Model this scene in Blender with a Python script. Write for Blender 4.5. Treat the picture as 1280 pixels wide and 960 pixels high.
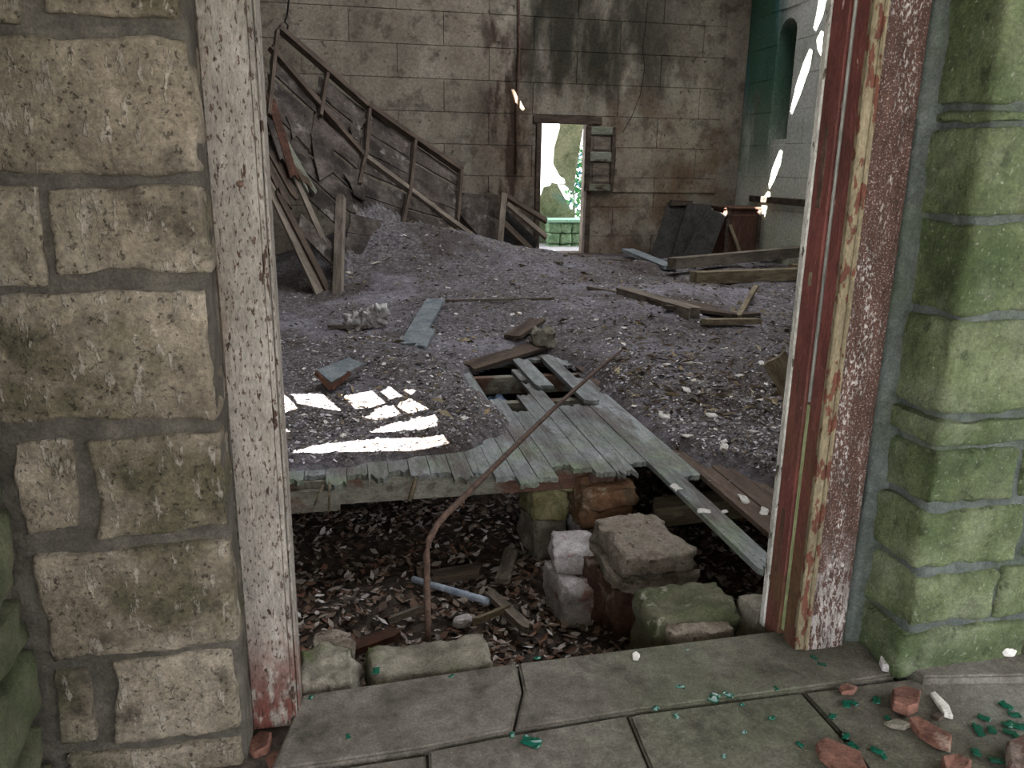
import bpy, bmesh, math, random
import numpy as np
from mathutils import Vector, Matrix, noise
from mathutils.geometry import tessellate_polygon

for o in list(bpy.data.objects): bpy.data.objects.remove(o)
SC = bpy.context.scene
COL = SC.collection
R = math.radians
rnd = random.Random(7)

# ------------------------------------------------------------------ camera
FPX = 1000.0
CAM = Vector((0, 0, 1.5))
YAW, PITCH, ROLL = R(12), R(15.2), R(0.9)
_fw = Vector((math.sin(YAW)*math.cos(PITCH), math.cos(YAW)*math.cos(PITCH), -math.sin(PITCH)))
_r0 = Vector((math.cos(YAW), -math.sin(YAW), 0))
_u0 = _r0.cross(_fw)
_r = _r0*math.cos(ROLL) + _u0*math.sin(ROLL)
_u = _u0*math.cos(ROLL) - _r0*math.sin(ROLL)
cd = bpy.data.cameras.new('camera'); cam = bpy.data.objects.new('camera', cd); COL.objects.link(cam)
cd.sensor_width = 36; cd.lens = FPX/1280*36; cd.clip_start = 0.05; cd.clip_end = 200
m = Matrix((( _r.x, _u.x, -_fw.x, CAM.x), (_r.y, _u.y, -_fw.y, CAM.y), (_r.z, _u.z, -_fw.z, CAM.z), (0,0,0,1)))
cam.matrix_world = m
SC.camera = cam

# ------------------------------------------------------------------ light
SC.view_settings.view_transform = 'Standard'; SC.view_settings.look = 'None'
SC.view_settings.gamma = 1; SC.view_settings.use_curve_mapping = False
SC.view_settings.exposure = 0.88
w = bpy.data.worlds.new('world'); SC.world = w; w.use_nodes = True
bg = w.node_tree.nodes['Background']; bg.inputs[0].default_value = (0.93, 0.95, 1.0, 1); bg.inputs[1].default_value = 3.0
SUN = Vector((0.6, 0.5, -0.6)).normalized()
sl = bpy.data.lights.new('sun_offscreen', 'SUN'); sl.energy = 75; sl.angle = R(0.12); sl.color = (1, 0.97, 0.9)
so = bpy.data.objects.new('sun_offscreen', sl); COL.objects.link(so)
so.rotation_euler = SUN.to_track_quat('-Z', 'Y').to_euler()

# ------------------------------------------------------------------ pixel helpers (1280x960)
def ray(x, y): return _fw*FPX + _r*(x-640) + _u*(480-y)
def on_z(x, y, z=0.0):
    d = ray(x, y); return CAM + d*((z-CAM.z)/d.z)
def on_y(x, y, Y):
    d = ray(x, y); return CAM + d*((Y-CAM.y)/d.y)
def on_x(x, y, X):
    d = ray(x, y); return CAM + d*((X-CAM.x)/d.x)
def on_pl(x, y, p, n):
    d = ray(x, y); return CAM + d*((p-CAM).dot(n)/d.dot(n))
def proj(p):
    v = Vector(p)-CAM; k = FPX/v.dot(_fw)
    return 640+v.dot(_r)*k, 480-v.dot(_u)*k
def inpoly(x, y, P):
    c = False; j = len(P)-1
    for i in range(len(P)):
        if (P[i][1] > y) != (P[j][1] > y) and x < (P[j][0]-P[i][0])*(y-P[i][1])/(P[j][1]-P[i][1])+P[i][0]: c = not c
        j = i
    return c

# ------------------------------------------------------------------ materials
def lin(c):
    return tuple(((v/255)/12.92 if v/255 <= .04045 else ((v/255+.055)/1.055)**2.4) for v in c) + (1,)
def M(name, stops, scale=6, detail=8, rough=.9, bump=.35, bscale=60, st=(1,1,1), layers=(), island=0, spec=.2, metallic=0, world=True, grain=.45, gscale=150):
    """stops: [(pos, sRGB)], layers: dicts c, s, lo, hi, st, band=[(axis, a, b)]"""
    mt = bpy.data.materials.new(name); mt.use_nodes = True
    nt = mt.node_tree; N = nt.nodes; L = nt.links; b = N['Principled BSDF']
    b.inputs['Roughness'].default_value = rough; b.inputs['Specular IOR Level'].default_value = spec
    b.inputs['Metallic'].default_value = metallic
    if world:
        co = N.new('ShaderNodeNewGeometry').outputs['Position']
    else:
        co = N.new('ShaderNodeTexCoord').outputs['Object']
    def mapped(s):
        if s == (1,1,1): return co
        mp = N.new('ShaderNodeMapping'); mp.inputs['Scale'].default_value = s; L.new(co, mp.inputs[0]); return mp.outputs[0]
    def nz(sc, dt, s=(1,1,1), dist=0.0, rg=.6):
        n = N.new('ShaderNodeTexNoise'); n.inputs['Scale'].default_value = sc; n.inputs['Detail'].default_value = dt
        n.inputs['Roughness'].default_value = rg; n.inputs['Distortion'].default_value = dist
        L.new(mapped(s), n.inputs['Vector']); return n.outputs['Fac']
    cr = N.new('ShaderNodeValToRGB'); el = cr.color_ramp.elements
    while len(el) < len(stops): el.new(.5)
    for e, (p, c) in zip(el, stops): e.position = p; e.color = lin(c)
    L.new(nz(scale, detail, st), cr.inputs[0]); out = cr.outputs[0]
    hgt = None
    for ly in layers:
        mr = N.new('ShaderNodeMapRange'); mr.interpolation_type = 'SMOOTHSTEP'
        mr.inputs[1].default_value = ly['lo']; mr.inputs[2].default_value = ly['hi']
        L.new(nz(ly['s'], ly.get('d', 6), ly.get('st', (1,1,1)), ly.get('dist', 0), ly.get('rg', .6)), mr.inputs[0]); fac = mr.outputs[0]
        for ax, a, c2 in ly.get('band', ()):
            sx = N.new('ShaderNodeSeparateXYZ'); L.new(co, sx.inputs[0])
            m2 = N.new('ShaderNodeMapRange'); m2.interpolation_type = 'SMOOTHSTEP'
            m2.inputs[1].default_value = a; m2.inputs[2].default_value = c2; L.new(sx.outputs[ax], m2.inputs[0])
            mu = N.new('ShaderNodeMath'); mu.operation = 'MULTIPLY'; L.new(fac, mu.inputs[0]); L.new(m2.outputs[0], mu.inputs[1]); fac = mu.outputs[0]
        mu = N.new('ShaderNodeMath'); mu.operation = 'MULTIPLY'; mu.inputs[1].default_value = ly.get('a', 1); L.new(fac, mu.inputs[0]); fac = mu.outputs[0]
        mx = N.new('ShaderNodeMix'); mx.data_type = 'RGBA'; L.new(fac, mx.inputs[0]); L.new(out, mx.inputs[6]); mx.inputs[7].default_value = lin(ly['c']); out = mx.outputs[2]
        if ly.get('h'):
            hm = N.new('ShaderNodeMath'); hm.operation = 'MULTIPLY'; hm.inputs[1].default_value = ly['h']; L.new(fac, hm.inputs[0])
            if hgt is None: hgt = hm.outputs[0]
            else:
                ad = N.new('ShaderNodeMath'); L.new(hgt, ad.inputs[0]); L.new(hm.outputs[0], ad.inputs[1]); hgt = ad.outputs[0]
    if grain:
        mr = N.new('ShaderNodeMapRange'); mr.inputs[1].default_value = .3; mr.inputs[2].default_value = .7; mr.inputs[3].default_value = 1-grain; mr.inputs[4].default_value = 1+grain*.7
        L.new(nz(gscale, 6, st, 0, .75), mr.inputs[0])
        mx = N.new('ShaderNodeMix'); mx.data_type = 'RGBA'; mx.blend_type = 'MULTIPLY'; mx.inputs[0].default_value = 1
        L.new(out, mx.inputs[6]); L.new(mr.outputs[0], mx.inputs[7]); out = mx.outputs[2]
        mr = N.new('ShaderNodeMapRange'); mr.inputs[1].default_value = .34; mr.inputs[2].default_value = .66; mr.inputs[3].default_value = 1-grain*.75; mr.inputs[4].default_value = 1+grain*.55
        L.new(nz(gscale*.16, 10, st, .4, .72), mr.inputs[0])
        mx = N.new('ShaderNodeMix'); mx.data_type = 'RGBA'; mx.blend_type = 'MULTIPLY'; mx.inputs[0].default_value = 1
        L.new(out, mx.inputs[6]); L.new(mr.outputs[0], mx.inputs[7]); out = mx.outputs[2]
    if island:
        g = N.new('ShaderNodeNewGeometry'); mr = N.new('ShaderNodeMapRange')
        mr.inputs[3].default_value = 1-island; mr.inputs[4].default_value = 1+island; L.new(g.outputs['Random Per Island'], mr.inputs[0])
        oi = mr.outputs[0]
        mx = N.new('ShaderNodeMix'); mx.data_type = 'RGBA'; mx.blend_type = 'MULTIPLY'; mx.inputs[0].default_value = 1
        L.new(out, mx.inputs[6]); L.new(oi, mx.inputs[7]); out = mx.outputs[2]
    L.new(out, b.inputs['Base Color'])
    if bump:
        bn = N.new('ShaderNodeBump'); bn.inputs['Strength'].default_value = bump; bn.inputs['Distance'].default_value = .018
        h = nz(bscale, 8, st, 0, .7)
        if hgt is not None:
            ad = N.new('ShaderNodeMath'); L.new(h, ad.inputs[0]); L.new(hgt, ad.inputs[1]); h = ad.outputs[0]
        L.new(h, bn.inputs['Height']); L.new(bn.outputs[0], b.inputs['Normal'])
    return mt
def R2M(name, ramp, rough=.9):
    """one random colour per island from a ramp (loose bits)"""
    mt = bpy.data.materials.new(name); mt.use_nodes = True; nt = mt.node_tree; N = nt.nodes; L = nt.links; b = N['Principled BSDF']
    b.inputs['Roughness'].default_value = rough; b.inputs['Specular IOR Level'].default_value = .25
    g = N.new('ShaderNodeNewGeometry'); cr = N.new('ShaderNodeValToRGB'); cr.color_ramp.interpolation = 'CONSTANT'; el = cr.color_ramp.elements
    while len(el) < len(ramp): el.new(.5)
    for e, (p, c) in zip(el, ramp): e.position = p; e.color = lin(c)
    L.new(g.outputs['Random Per Island'], cr.inputs[0]); L.new(cr.outputs[0], b.inputs['Base Color']); return mt

MT = {}
MT['stone'] = M('pale_limestone', [(.3,(94,85,72)),(.5,(128,118,102)),(.7,(152,142,126))], 3.5, bump=.9, bscale=40, gscale=90, layers=[
    dict(c=(64,62,40), s=2.0, lo=.5, hi=.62, d=12, a=.75), dict(c=(50,45,38), s=5, lo=.54, hi=.68, d=12, a=.7), dict(c=(168,160,147), s=20, lo=.58, hi=.66, st=(2.2,1,.8), d=4, a=.5, h=.6),
    dict(c=(48,43,37), s=70, lo=.6, hi=.66, a=.6, h=-.8), dict(c=(58,60,38), s=1.3, lo=.35, hi=.6, d=12, a=.7, band=[(0,-.45,-.75),(2,1.0,1.5)])])
MT['stone_dark'] = M('mossy_side_stone', [(.3,(56,60,42)),(.6,(92,92,72))], 4, bump=.7, bscale=30, layers=[dict(c=(50,60,34), s=3, lo=.4, hi=.6, a=.8)])
MT['mortar'] = M('grey_cement_mortar', [(.3,(64,60,53)),(.7,(92,87,78))], 9, bump=.6, bscale=50, layers=[dict(c=(52,49,40), s=3, lo=.5, hi=.7, a=.7)])
MT['gstone'] = M('green_algae_stone', [(.3,(74,84,56)),(.5,(98,108,76)),(.72,(124,132,102))], 5, bump=.9, bscale=45, gscale=110, layers=[
    dict(c=(58,72,42), s=2.2, lo=.45, hi=.62, d=12, a=.7), dict(c=(150,156,132), s=60, lo=.58, hi=.67, a=.6, h=.4), dict(c=(114,120,98), s=3.2, lo=.5, hi=.64, d=12, a=.6), dict(c=(46,54,36), s=18, lo=.6, hi=.7, d=8, a=.6, h=-.4)])
MT['gmortar'] = M('blue_green_mortar', [(.3,(70,76,72)),(.7,(96,102,97))], 9, bump=.6, bscale=50, layers=[dict(c=(70,80,60), s=4, lo=.45, hi=.7, a=.7)])
def paint(name, base, under, lo, hi, extra=()):
    return M(name, base, 5, bump=.5, bscale=26, st=(1,1,.35), rough=.7, layers=list(extra)+[dict(c=under, s=34, lo=lo, hi=hi, d=5, st=(1,1,.4), h=-1.2)])
MT['jamb'] = paint('chipped_cream_paint', [(.3,(112,106,96)),(.6,(140,134,125))], (62,46,38), .62, .65, [dict(c=(98,101,76), s=3, lo=.45, hi=.7, a=.55, band=[(2,1.6,2.3)]), dict(c=(92,54,46), s=16, lo=.4, hi=.52, d=8, st=(1,1,.5), band=[(2,.4,.02)]), dict(c=(140,100,94), s=5, lo=.58, hi=.72, a=.5, band=[(2,1.0,.5)]), dict(c=(70,52,42), s=120, lo=.57, hi=.6, st=(1,1,.4), h=-.8, a=.9), dict(c=(112,96,80), s=4, lo=.54, hi=.66, d=10, st=(1,1,.3), a=.6)])
MT['casing'] = M('brown_peeling_paint', [(.3,(62,44,38)),(.6,(86,62,54))], 6, st=(1,1,.3), bump=.8, bscale=30, rough=.75, layers=[
    dict(c=(178,172,166), s=130, lo=.52, hi=.57, d=5, st=(1,1,.45), h=.6, a=.9), dict(c=(78,56,48), s=7, lo=.46, hi=.52, d=10, st=(1,1,.22), a=.95), dict(c=(170,164,158), s=80, lo=.46, hi=.54, d=8, st=(1,1,.25), a=.85, band=[(2,.45,.1)]), dict(c=(164,152,146), s=170, lo=.57, hi=.62, a=.8)])
MT['casing_edge'] = paint('yellowed_peeling_trim', [(.3,(98,88,66)),(.6,(124,114,92))], (92,56,44), .53, .57)
MT['red'] = paint('red_oxide_paint', [(.3,(90,52,47)),(.6,(114,67,61))], (172,140,132), .66, .7, [dict(c=(92,70,50), s=6, lo=.4, hi=.6, st=(1,1,.4), band=[(2,1.0,.4)]), dict(c=(84,54,50), s=5, lo=.5, hi=.65, d=8, st=(1,1,.3), a=.6)])
MT['white_edge'] = paint('white_flaking_paint', [(.3,(160,158,148)),(.6,(188,186,178))], (90,86,74), .58, .62)
MT['grey_edge'] = M('grey_weathered_edge', [(.3,(118,118,112)),(.7,(158,158,150))], 14, bump=.3, st=(1,1,.2))
MT['greenstrip'] = M('pale_green_paint', [(.3,(136,146,102)),(.7,(160,168,126))], 8, bump=.3, st=(1,1,.3))
MT['iron'] = M('rusty_iron', [(.3,(58,44,38)),(.6,(96,76,64))], 30, bump=.5, bscale=90, rough=.7)
MT['dark'] = M('black_iron', [(.3,(22,20,20)),(.7,(40,36,34))], 20, bump=.2)
MT['slab'] = M('worn_threshold_concrete', [(.3,(84,78,70)),(.5,(106,100,91)),(.7,(122,116,106))], 6, bump=.7, bscale=80, gscale=130, layers=[
    dict(c=(84,90,68), s=1.3, lo=.38, hi=.58, d=10, a=.6, band=[(0,.3,1.0)]), dict(c=(146,142,130), s=90, lo=.64, hi=.7, a=.6, h=.3), dict(c=(54,50,42), s=7, lo=.54, hi=.7, d=8, a=.6), dict(c=(140,138,132), s=2, lo=.42, hi=.6, d=8, a=.65, band=[(0,1.5,1.95)])])
def wallmat(name, stops, layers):
    return M(name, stops, 1.1, detail=10, bump=.3, bscale=22, layers=layers)
MT['back'] = wallmat('stained_back_plaster', [(.3,(98,90,79)),(.5,(128,119,105)),(.7,(148,139,125))], [
    dict(c=(40,39,30), s=1.4, lo=.32, hi=.56, st=(1,1,.3), d=12, a=.95, band=[(0,2.7,3.2),(0,6.6,4.7),(2,1.9,3.0)]),
    dict(c=(92,70,52), s=1.6, lo=.44, hi=.64, d=12, a=.7, band=[(0,2.0,3.0),(2,3.2,2.0)]),
    dict(c=(52,37,28), s=2.6, lo=.44, hi=.56, st=(1,1,.35), d=8, a=.9, band=[(0,2.1,2.5),(0,3.3,2.9)]),
    dict(c=(160,153,138), s=1.7, lo=.5, hi=.68, st=(1,1,.35), d=12, a=.5),
    dict(c=(34,30,25), s=9, lo=.62, hi=.7, d=8, a=.7), dict(c=(62,55,45), s=3.5, lo=.5, hi=.64, d=12, a=.55)])
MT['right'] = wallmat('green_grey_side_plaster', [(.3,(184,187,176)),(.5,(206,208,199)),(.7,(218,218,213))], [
    dict(c=(184,188,156), s=1.1, lo=.35, hi=.6, a=.7, band=[(2,2.2,.4)]),
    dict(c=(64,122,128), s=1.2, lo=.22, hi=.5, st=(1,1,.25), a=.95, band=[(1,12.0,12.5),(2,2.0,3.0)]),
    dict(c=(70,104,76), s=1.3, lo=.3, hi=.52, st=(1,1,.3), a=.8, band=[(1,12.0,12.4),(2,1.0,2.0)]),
    dict(c=(110,104,84), s=3, lo=.56, hi=.7, st=(1,1,.3), d=10, a=.5)])
MT['plaster_in'] = M('inner_plaster', [(.3,(120,114,104)),(.7,(150,146,136))], 2, bump=.3)
MT['deck'] = M('grey_green_floor_paint', [(.3,(104,108,104)),(.5,(132,136,134)),(.7,(154,158,158))], 5, st=(1,.15,1), bump=.5, bscale=30, layers=[
    dict(c=(126,138,112), s=2.5, lo=.42, hi=.6, d=8, a=.8, band=[(1,4.5,3.8)]), dict(c=(92,82,76), s=6, lo=.5, hi=.64, st=(1,.2,1), d=10, a=.75), dict(c=(74,62,54), s=40, lo=.6, hi=.68, a=.7), dict(c=(110,104,104), s=2, lo=.5, hi=.6, d=10, a=.6)])
MT['deckbrown'] = M('brown_bare_boards', [(.3,(70,58,50)),(.6,(104,88,76))], 6, st=(1,.15,1), bump=.4, bscale=30, layers=[dict(c=(150,146,144), s=18, lo=.62, hi=.68, a=.8)])
MT['joist'] = M('painted_joist', [(.3,(100,98,88)),(.6,(132,130,116))], 4, st=(.4,1,1), bump=.5, bscale=24, layers=[dict(c=(96,66,54), s=3.2, lo=.47, hi=.58, d=8, a=.9), dict(c=(80,72,60), s=14, lo=.55, hi=.65, a=.6)])
MT['dirt'] = M('dusty_rubble_soil', [(.3,(70,66,64)),(.5,(106,101,102)),(.7,(146,140,144))], 26, detail=12, bump=1, bscale=90, grain=.6, gscale=110, layers=[
    dict(c=(66,54,46), s=.7, lo=.46, hi=.62, d=8, a=.75), dict(c=(158,154,164), s=.9, lo=.48, hi=.66, d=8, a=.6), dict(c=(72,60,52), s=1.2, lo=.3, hi=.5, d=8, a=.75, band=[(0,2.2,2.8),(1,6.0,5.2)]), dict(c=(186,180,180), s=70, lo=.62, hi=.69, a=.7, h=.5)])
MT['pit'] = M('damp_pit_soil', [(.3,(52,45,40)),(.6,(84,74,66))], 12, bump=.9, bscale=50)
MT['wood'] = M('grey_weathered_wood', [(.3,(72,64,56)),(.6,(122,112,100))], 9, st=(.25,1,1), bump=.5, bscale=30, world=False)
MT['wood_dark'] = M('dark_old_timber', [(.3,(48,40,34)),(.6,(84,72,62))], 9, st=(.25,1,1), bump=.5, bscale=30, world=False)
MT['wood_pale'] = M('pale_split_wood', [(.3,(98,88,70)),(.6,(134,122,100))], 9, st=(.2,1,1), bump=.5, bscale=30, world=False, layers=[dict(c=(78,68,54), s=6, lo=.5, hi=.64, st=(.3,1,1), d=8, a=.7)])
MT['wood_green'] = M('green_painted_plank', [(.3,(96,98,84)),(.6,(128,130,116))], 7, st=(.2,1,1), bump=.5, bscale=30, world=False, layers=[dict(c=(70,58,46), s=8, lo=.52, hi=.64, st=(.3,1,1))])
MT['slate'] = M('grey_blue_board', [(.3,(92,100,104)),(.6,(124,130,132))], 8, bump=.3, world=False)
MT['roofboard'] = M('old_roof_boarding', [(.3,(50,43,38)),(.5,(74,66,60)),(.7,(98,90,84))], 3, detail=10, bump=.6, bscale=26, layers=[dict(c=(36,30,26), s=2.4, lo=.48, hi=.62, d=10, a=.85), dict(c=(130,124,117), s=4, lo=.58, hi=.68, d=10, a=.7)])
MT['charcoal'] = M('charcoal_sheet', [(.3,(40,38,36)),(.7,(62,60,58))], 6, bump=.3, world=False)
MT['brownply'] = M('brown_cabinet_wood', [(.3,(66,46,38)),(.7,(94,68,56))], 6, st=(1,1,.3), bump=.3, world=False)
MT['brick'] = M('broken_red_brick', [(.3,(92,62,52)),(.6,(132,94,80))], 14, bump=.8, bscale=60, layers=[dict(c=(186,164,148), s=10, lo=.58, hi=.68, d=8, a=.7), dict(c=(84,60,50), s=20, lo=.56, hi=.66, a=.7)])
MT['brick_dark'] = M('dull_red_brick', [(.3,(74,56,49)),(.6,(106,82,72))], 9, bump=.8, bscale=50, layers=[dict(c=(166,152,142), s=7, lo=.55, hi=.66, d=10, a=.65), dict(c=(58,44,38), s=5, lo=.55, hi=.68, d=10, a=.7)])
MT['brick_orange'] = M('orange_brown_brick', [(.3,(104,76,54)),(.6,(140,106,80))], 8, bump=.8, bscale=50, layers=[dict(c=(84,78,58), s=4, lo=.46, hi=.62, d=10, a=.8), dict(c=(170,158,140), s=10, lo=.6, hi=.68, a=.6)])
MT['stone_yel'] = M('yellow_grey_rubble_stone', [(.3,(110,104,68)),(.6,(150,144,108))], 7, bump=.7, bscale=40, layers=[dict(c=(70,66,44), s=5, lo=.52, hi=.66, a=.7)])
MT['stone_buff'] = M('buff_rubble_stone', [(.3,(112,102,88)),(.5,(146,136,122)),(.7,(176,168,156))], 9, bump=.9, bscale=40, layers=[dict(c=(92,76,58), s=9, lo=.5, hi=.64, d=12, a=.75), dict(c=(116,118,98), s=4, lo=.52, hi=.7, d=10, a=.6), dict(c=(56,48,40), s=24, lo=.6, hi=.68, a=.7, h=-.6)])
MT['stone_white'] = M('limewashed_stone', [(.3,(150,142,138)),(.6,(196,190,188))], 8, bump=.7, bscale=40, layers=[dict(c=(140,108,98), s=6, lo=.54, hi=.64)])
MT['stone_moss'] = M('moss_grown_stone', [(.3,(88,88,68)),(.6,(124,120,102))], 6, bump=.9, bscale=40, layers=[dict(c=(66,74,44), s=6, lo=.4, hi=.58, d=12, a=.85), dict(c=(156,152,138), s=12, lo=.58, hi=.66, d=10, a=.7)])
MT['stone_grey'] = M('grey_rubble_stone', [(.3,(104,98,86)),(.6,(140,134,120))], 7, bump=.7, bscale=40, layers=[dict(c=(92,106,56), s=4, lo=.55, hi=.68, a=.8)])
MT['rust'] = M('rust_brown_strip', [(.3,(50,36,28)),(.6,(78,52,40))], 9, bump=.4, layers=[dict(c=(96,66,50), s=14, lo=.55, hi=.65, a=.7)])
MT['cloth'] = M('dirty_white_cloth', [(.3,(150,146,144)),(.7,(196,192,190))], 14, bump=.5)
MT['paper'] = M('white_plaster_chip', [(.3,(190,186,178)),(.7,(222,218,210))], 14, bump=.2)
MT['pipe'] = M('pale_blue_pipe', [(.3,(150,164,184)),(.7,(196,206,220))], 14, bump=.1, rough=.5)
MT['bluebag'] = M('blue_plastic', [(.3,(96,116,140)),(.7,(140,160,184))], 9, bump=.4, rough=.5)
MT['bits'] = R2M('loose_rubble_bits', [(0,(84,78,74)),(.15,(112,106,104)),(.35,(136,130,132)),(.5,(100,90,80)),(.6,(154,149,152)),(.74,(120,106,90)),(.82,(176,171,174)),(.95,(210,206,206))])
MT['bits_brown'] = R2M('dry_twigs_and_bits', [(0,(70,58,46)),(.25,(104,90,70)),(.5,(132,116,90)),(.7,(88,76,60)),(.85,(150,138,112)),(.96,(190,182,166))])
MT['leaf'] = R2M('dead_leaves', [(0,(86,72,62)),(.18,(116,100,88)),(.36,(146,134,124)),(.48,(104,82,68)),(.62,(164,154,146)),(.76,(120,90,74)),(.86,(112,104,96)),(.94,(192,186,182))])
MT['hill'] = M('outdoor_ground', [(.3,(66,62,56)),(.7,(90,86,78))], 1, bump=.5)
MT['gravel'] = M('pale_yard_gravel', [(.3,(150,148,150)),(.7,(190,188,192))], 14, bump=.8)
MT['beyond'] = M('green_outer_wall', [(.3,(104,112,84)),(.6,(140,142,112))], 3, bump=.4, layers=[dict(c=(104,128,112), s=1.5, lo=.4, hi=.6, band=[(2,1.4,.9)]), dict(c=(84,92,60), s=2.5, lo=.5, hi=.62, d=8, a=.7)])
MT['beyond_st'] = M('mossy_bench_stone', [(.3,(84,118,84)),(.6,(140,170,134))], 10, bump=.8, bscale=18)
MT['beyond_top'] = M('pale_green_ledge', [(.3,(136,184,156)),(.7,(170,210,184))], 4, bump=.2)
MT['leafgreen'] = R2M('bright_green_leaves', [(0,(54,120,60)),(.3,(90,150,90)),(.55,(60,120,130)),(.8,(150,190,150))])
MT['tile'] = M('roof_sheathing', [(.3,(70,60,50)),(.7,(100,88,76))], 4, bump=.3)
def glassmat():
    mt = bpy.data.materials.new('green_bottle_glass'); mt.use_nodes = True; b = mt.node_tree.nodes['Principled BSDF']
    b.inputs['Base Color'].default_value = lin((16,92,72)); b.inputs['Roughness'].default_value = .12; b.inputs['Transmission Weight'].default_value = .35; return mt
MT['glass'] = glassmat()

# ------------------------------------------------------------------ mesh helpers
def mesh_obj(name, verts, faces, mat, parent=None, smooth=False):
    me = bpy.data.meshes.new(name); me.from_pydata([tuple(v) for v in verts], [], faces); me.update()
    if smooth: me.polygons.foreach_set('use_smooth', [True]*len(me.polygons))
    if mat: me.materials.append(MT[mat] if isinstance(mat, str) else mat)
    o = bpy.data.objects.new(name, me); COL.objects.link(o)
    if parent: o.parent = parent
    return o
def copy(o, parent=None, loc=None):
    c = o.copy(); COL.objects.link(c); c.parent = parent
    if loc is not None: c.location = loc
    return c
def tag(o, label, cat, group=None, kind=None):
    o['label'] = label; o['category'] = cat
    if group: o['group'] = group
    if kind: o['kind'] = kind
    return o
def empty(name, loc=(0,0,0)):
    e = bpy.data.objects.new(name, None); e.empty_display_size = .1; e.location = loc; COL.objects.link(e)
    return e
def box_vf(x0, x1, y0, y1, z0, z1):
    v = [(x0,y0,z0),(x1,y0,z0),(x1,y1,z0),(x0,y1,z0),(x0,y0,z1),(x1,y0,z1),(x1,y1,z1),(x0,y1,z1)]
    f = [(0,3,2,1),(4,5,6,7),(0,1,5,4),(1,2,6,5),(2,3,7,6),(3,0,4,7)]
    return v, f
def box(name, b, mat, parent=None, bevel=0):
    v, f = box_vf(*b); o = mesh_obj(name, v, f, mat, parent)
    if bevel: bev(o, bevel)
    return o
def bev(o, w, seg=1):
    bm = bmesh.new(); bm.from_mesh(o.data); bmesh.ops.bevel(bm, geom=bm.edges[:], offset=w, segments=seg, affect='EDGES', profile=.6); bm.to_mesh(o.data); bm.free()
def n3(p, s, seed=0): return noise.noise(Vector((p[0]*s+seed*7.3, p[1]*s-seed*3.1, p[2]*s+seed*1.7)))

def rough_vf(mp, size, seed, cuts=(8,4,8), r=.02, amp=.012, fs=9, edge=.012, wob=0):
    """stone-like block: unit cube grid -> rounded, dented, mapped by mp(u,v,w) (u,v,w in 0..1)"""
    nx, ny, nz_ = cuts; idx = {}; V = []; F = []
    def vert(i, j, k):
        key = (i, j, k)
        if key in idx: return idx[key]
        p = [i/nx, j/ny, k/nz_]
        q = []; mids = []
        for t, s in zip(p, size):
            c = (t-.5)*s; rr = min(r, s*.3); lim = s/2-rr
            q.append(max(-lim, min(lim, c))); mids.append(c)
        d = Vector([a-b for a, b in zip(mids, q)])
        if d.length > 1e-9: d = d.normalized()
        P = Vector(q) + Vector([dd*min(r, s*.3) for dd, s in zip(d, size)])
        # dents
        a = n3(P, fs, seed)*amp + n3(P, fs*3, seed+3)*amp*.45
        nb = sum(1 for t in (i in (0,nx), j in (0,ny), k in (0,nz_)) if t)
        if nb >= 2: a -= abs(n3(P, fs*1.7, seed+9))*edge
        if d.length > 0: P += d*a
        if wob: P += Vector((n3(P,5,seed+21), 0, n3(P,5,seed+22)))*wob + Vector((n3(P,17,seed+23), 0, n3(P,17,seed+24)))*wob*.5
        uvw = [P[t]/size[t]+.5 for t in range(3)]
        idx[key] = len(V); V.append(mp(*uvw)); return idx[key]
    for (a, b, c) in ((0,1,2),(1,2,0),(2,0,1)):
        n = (nx, ny, nz_)
        for side in (0, n[c]):
            for i in range(n[a]):
                for j in range(n[b]):
                    q = []
                    for (da, db) in ((0,0),(1,0),(1,1),(0,1)):
                        t = [0,0,0]; t[a] = i+da; t[b] = j+db; t[c] = side; q.append(vert(*t))
                    F.append(q if side else q[::-1])
    return V, F
def rough_box(name, b, mat, parent=None, seed=0, cuts=(8,4,8), r=.02, amp=.012, fs=9, edge=.012, rot=0, tilt=(0,0), wob=0):
    x0,x1,y0,y1,z0,z1 = b
    c = Vector(((x0+x1)/2, (y0+y1)/2, (z0+z1)/2)); rm = Matrix.Rotation(rot, 3, 'Z') @ Matrix.Rotation(tilt[0], 3, 'X') @ Matrix.Rotation(tilt[1], 3, 'Y')
    mp = lambda u, v, w: tuple(c + rm @ Vector(((u-.5)*(x1-x0), (v-.5)*(y1-y0), (w-.5)*(z1-z0))))
    V, F = rough_vf(mp, (x1-x0, y1-y0, z1-z0), seed, cuts, r, amp, fs, edge, wob)
    return mesh_obj(name, V, F, mat, parent, smooth=True)

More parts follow.
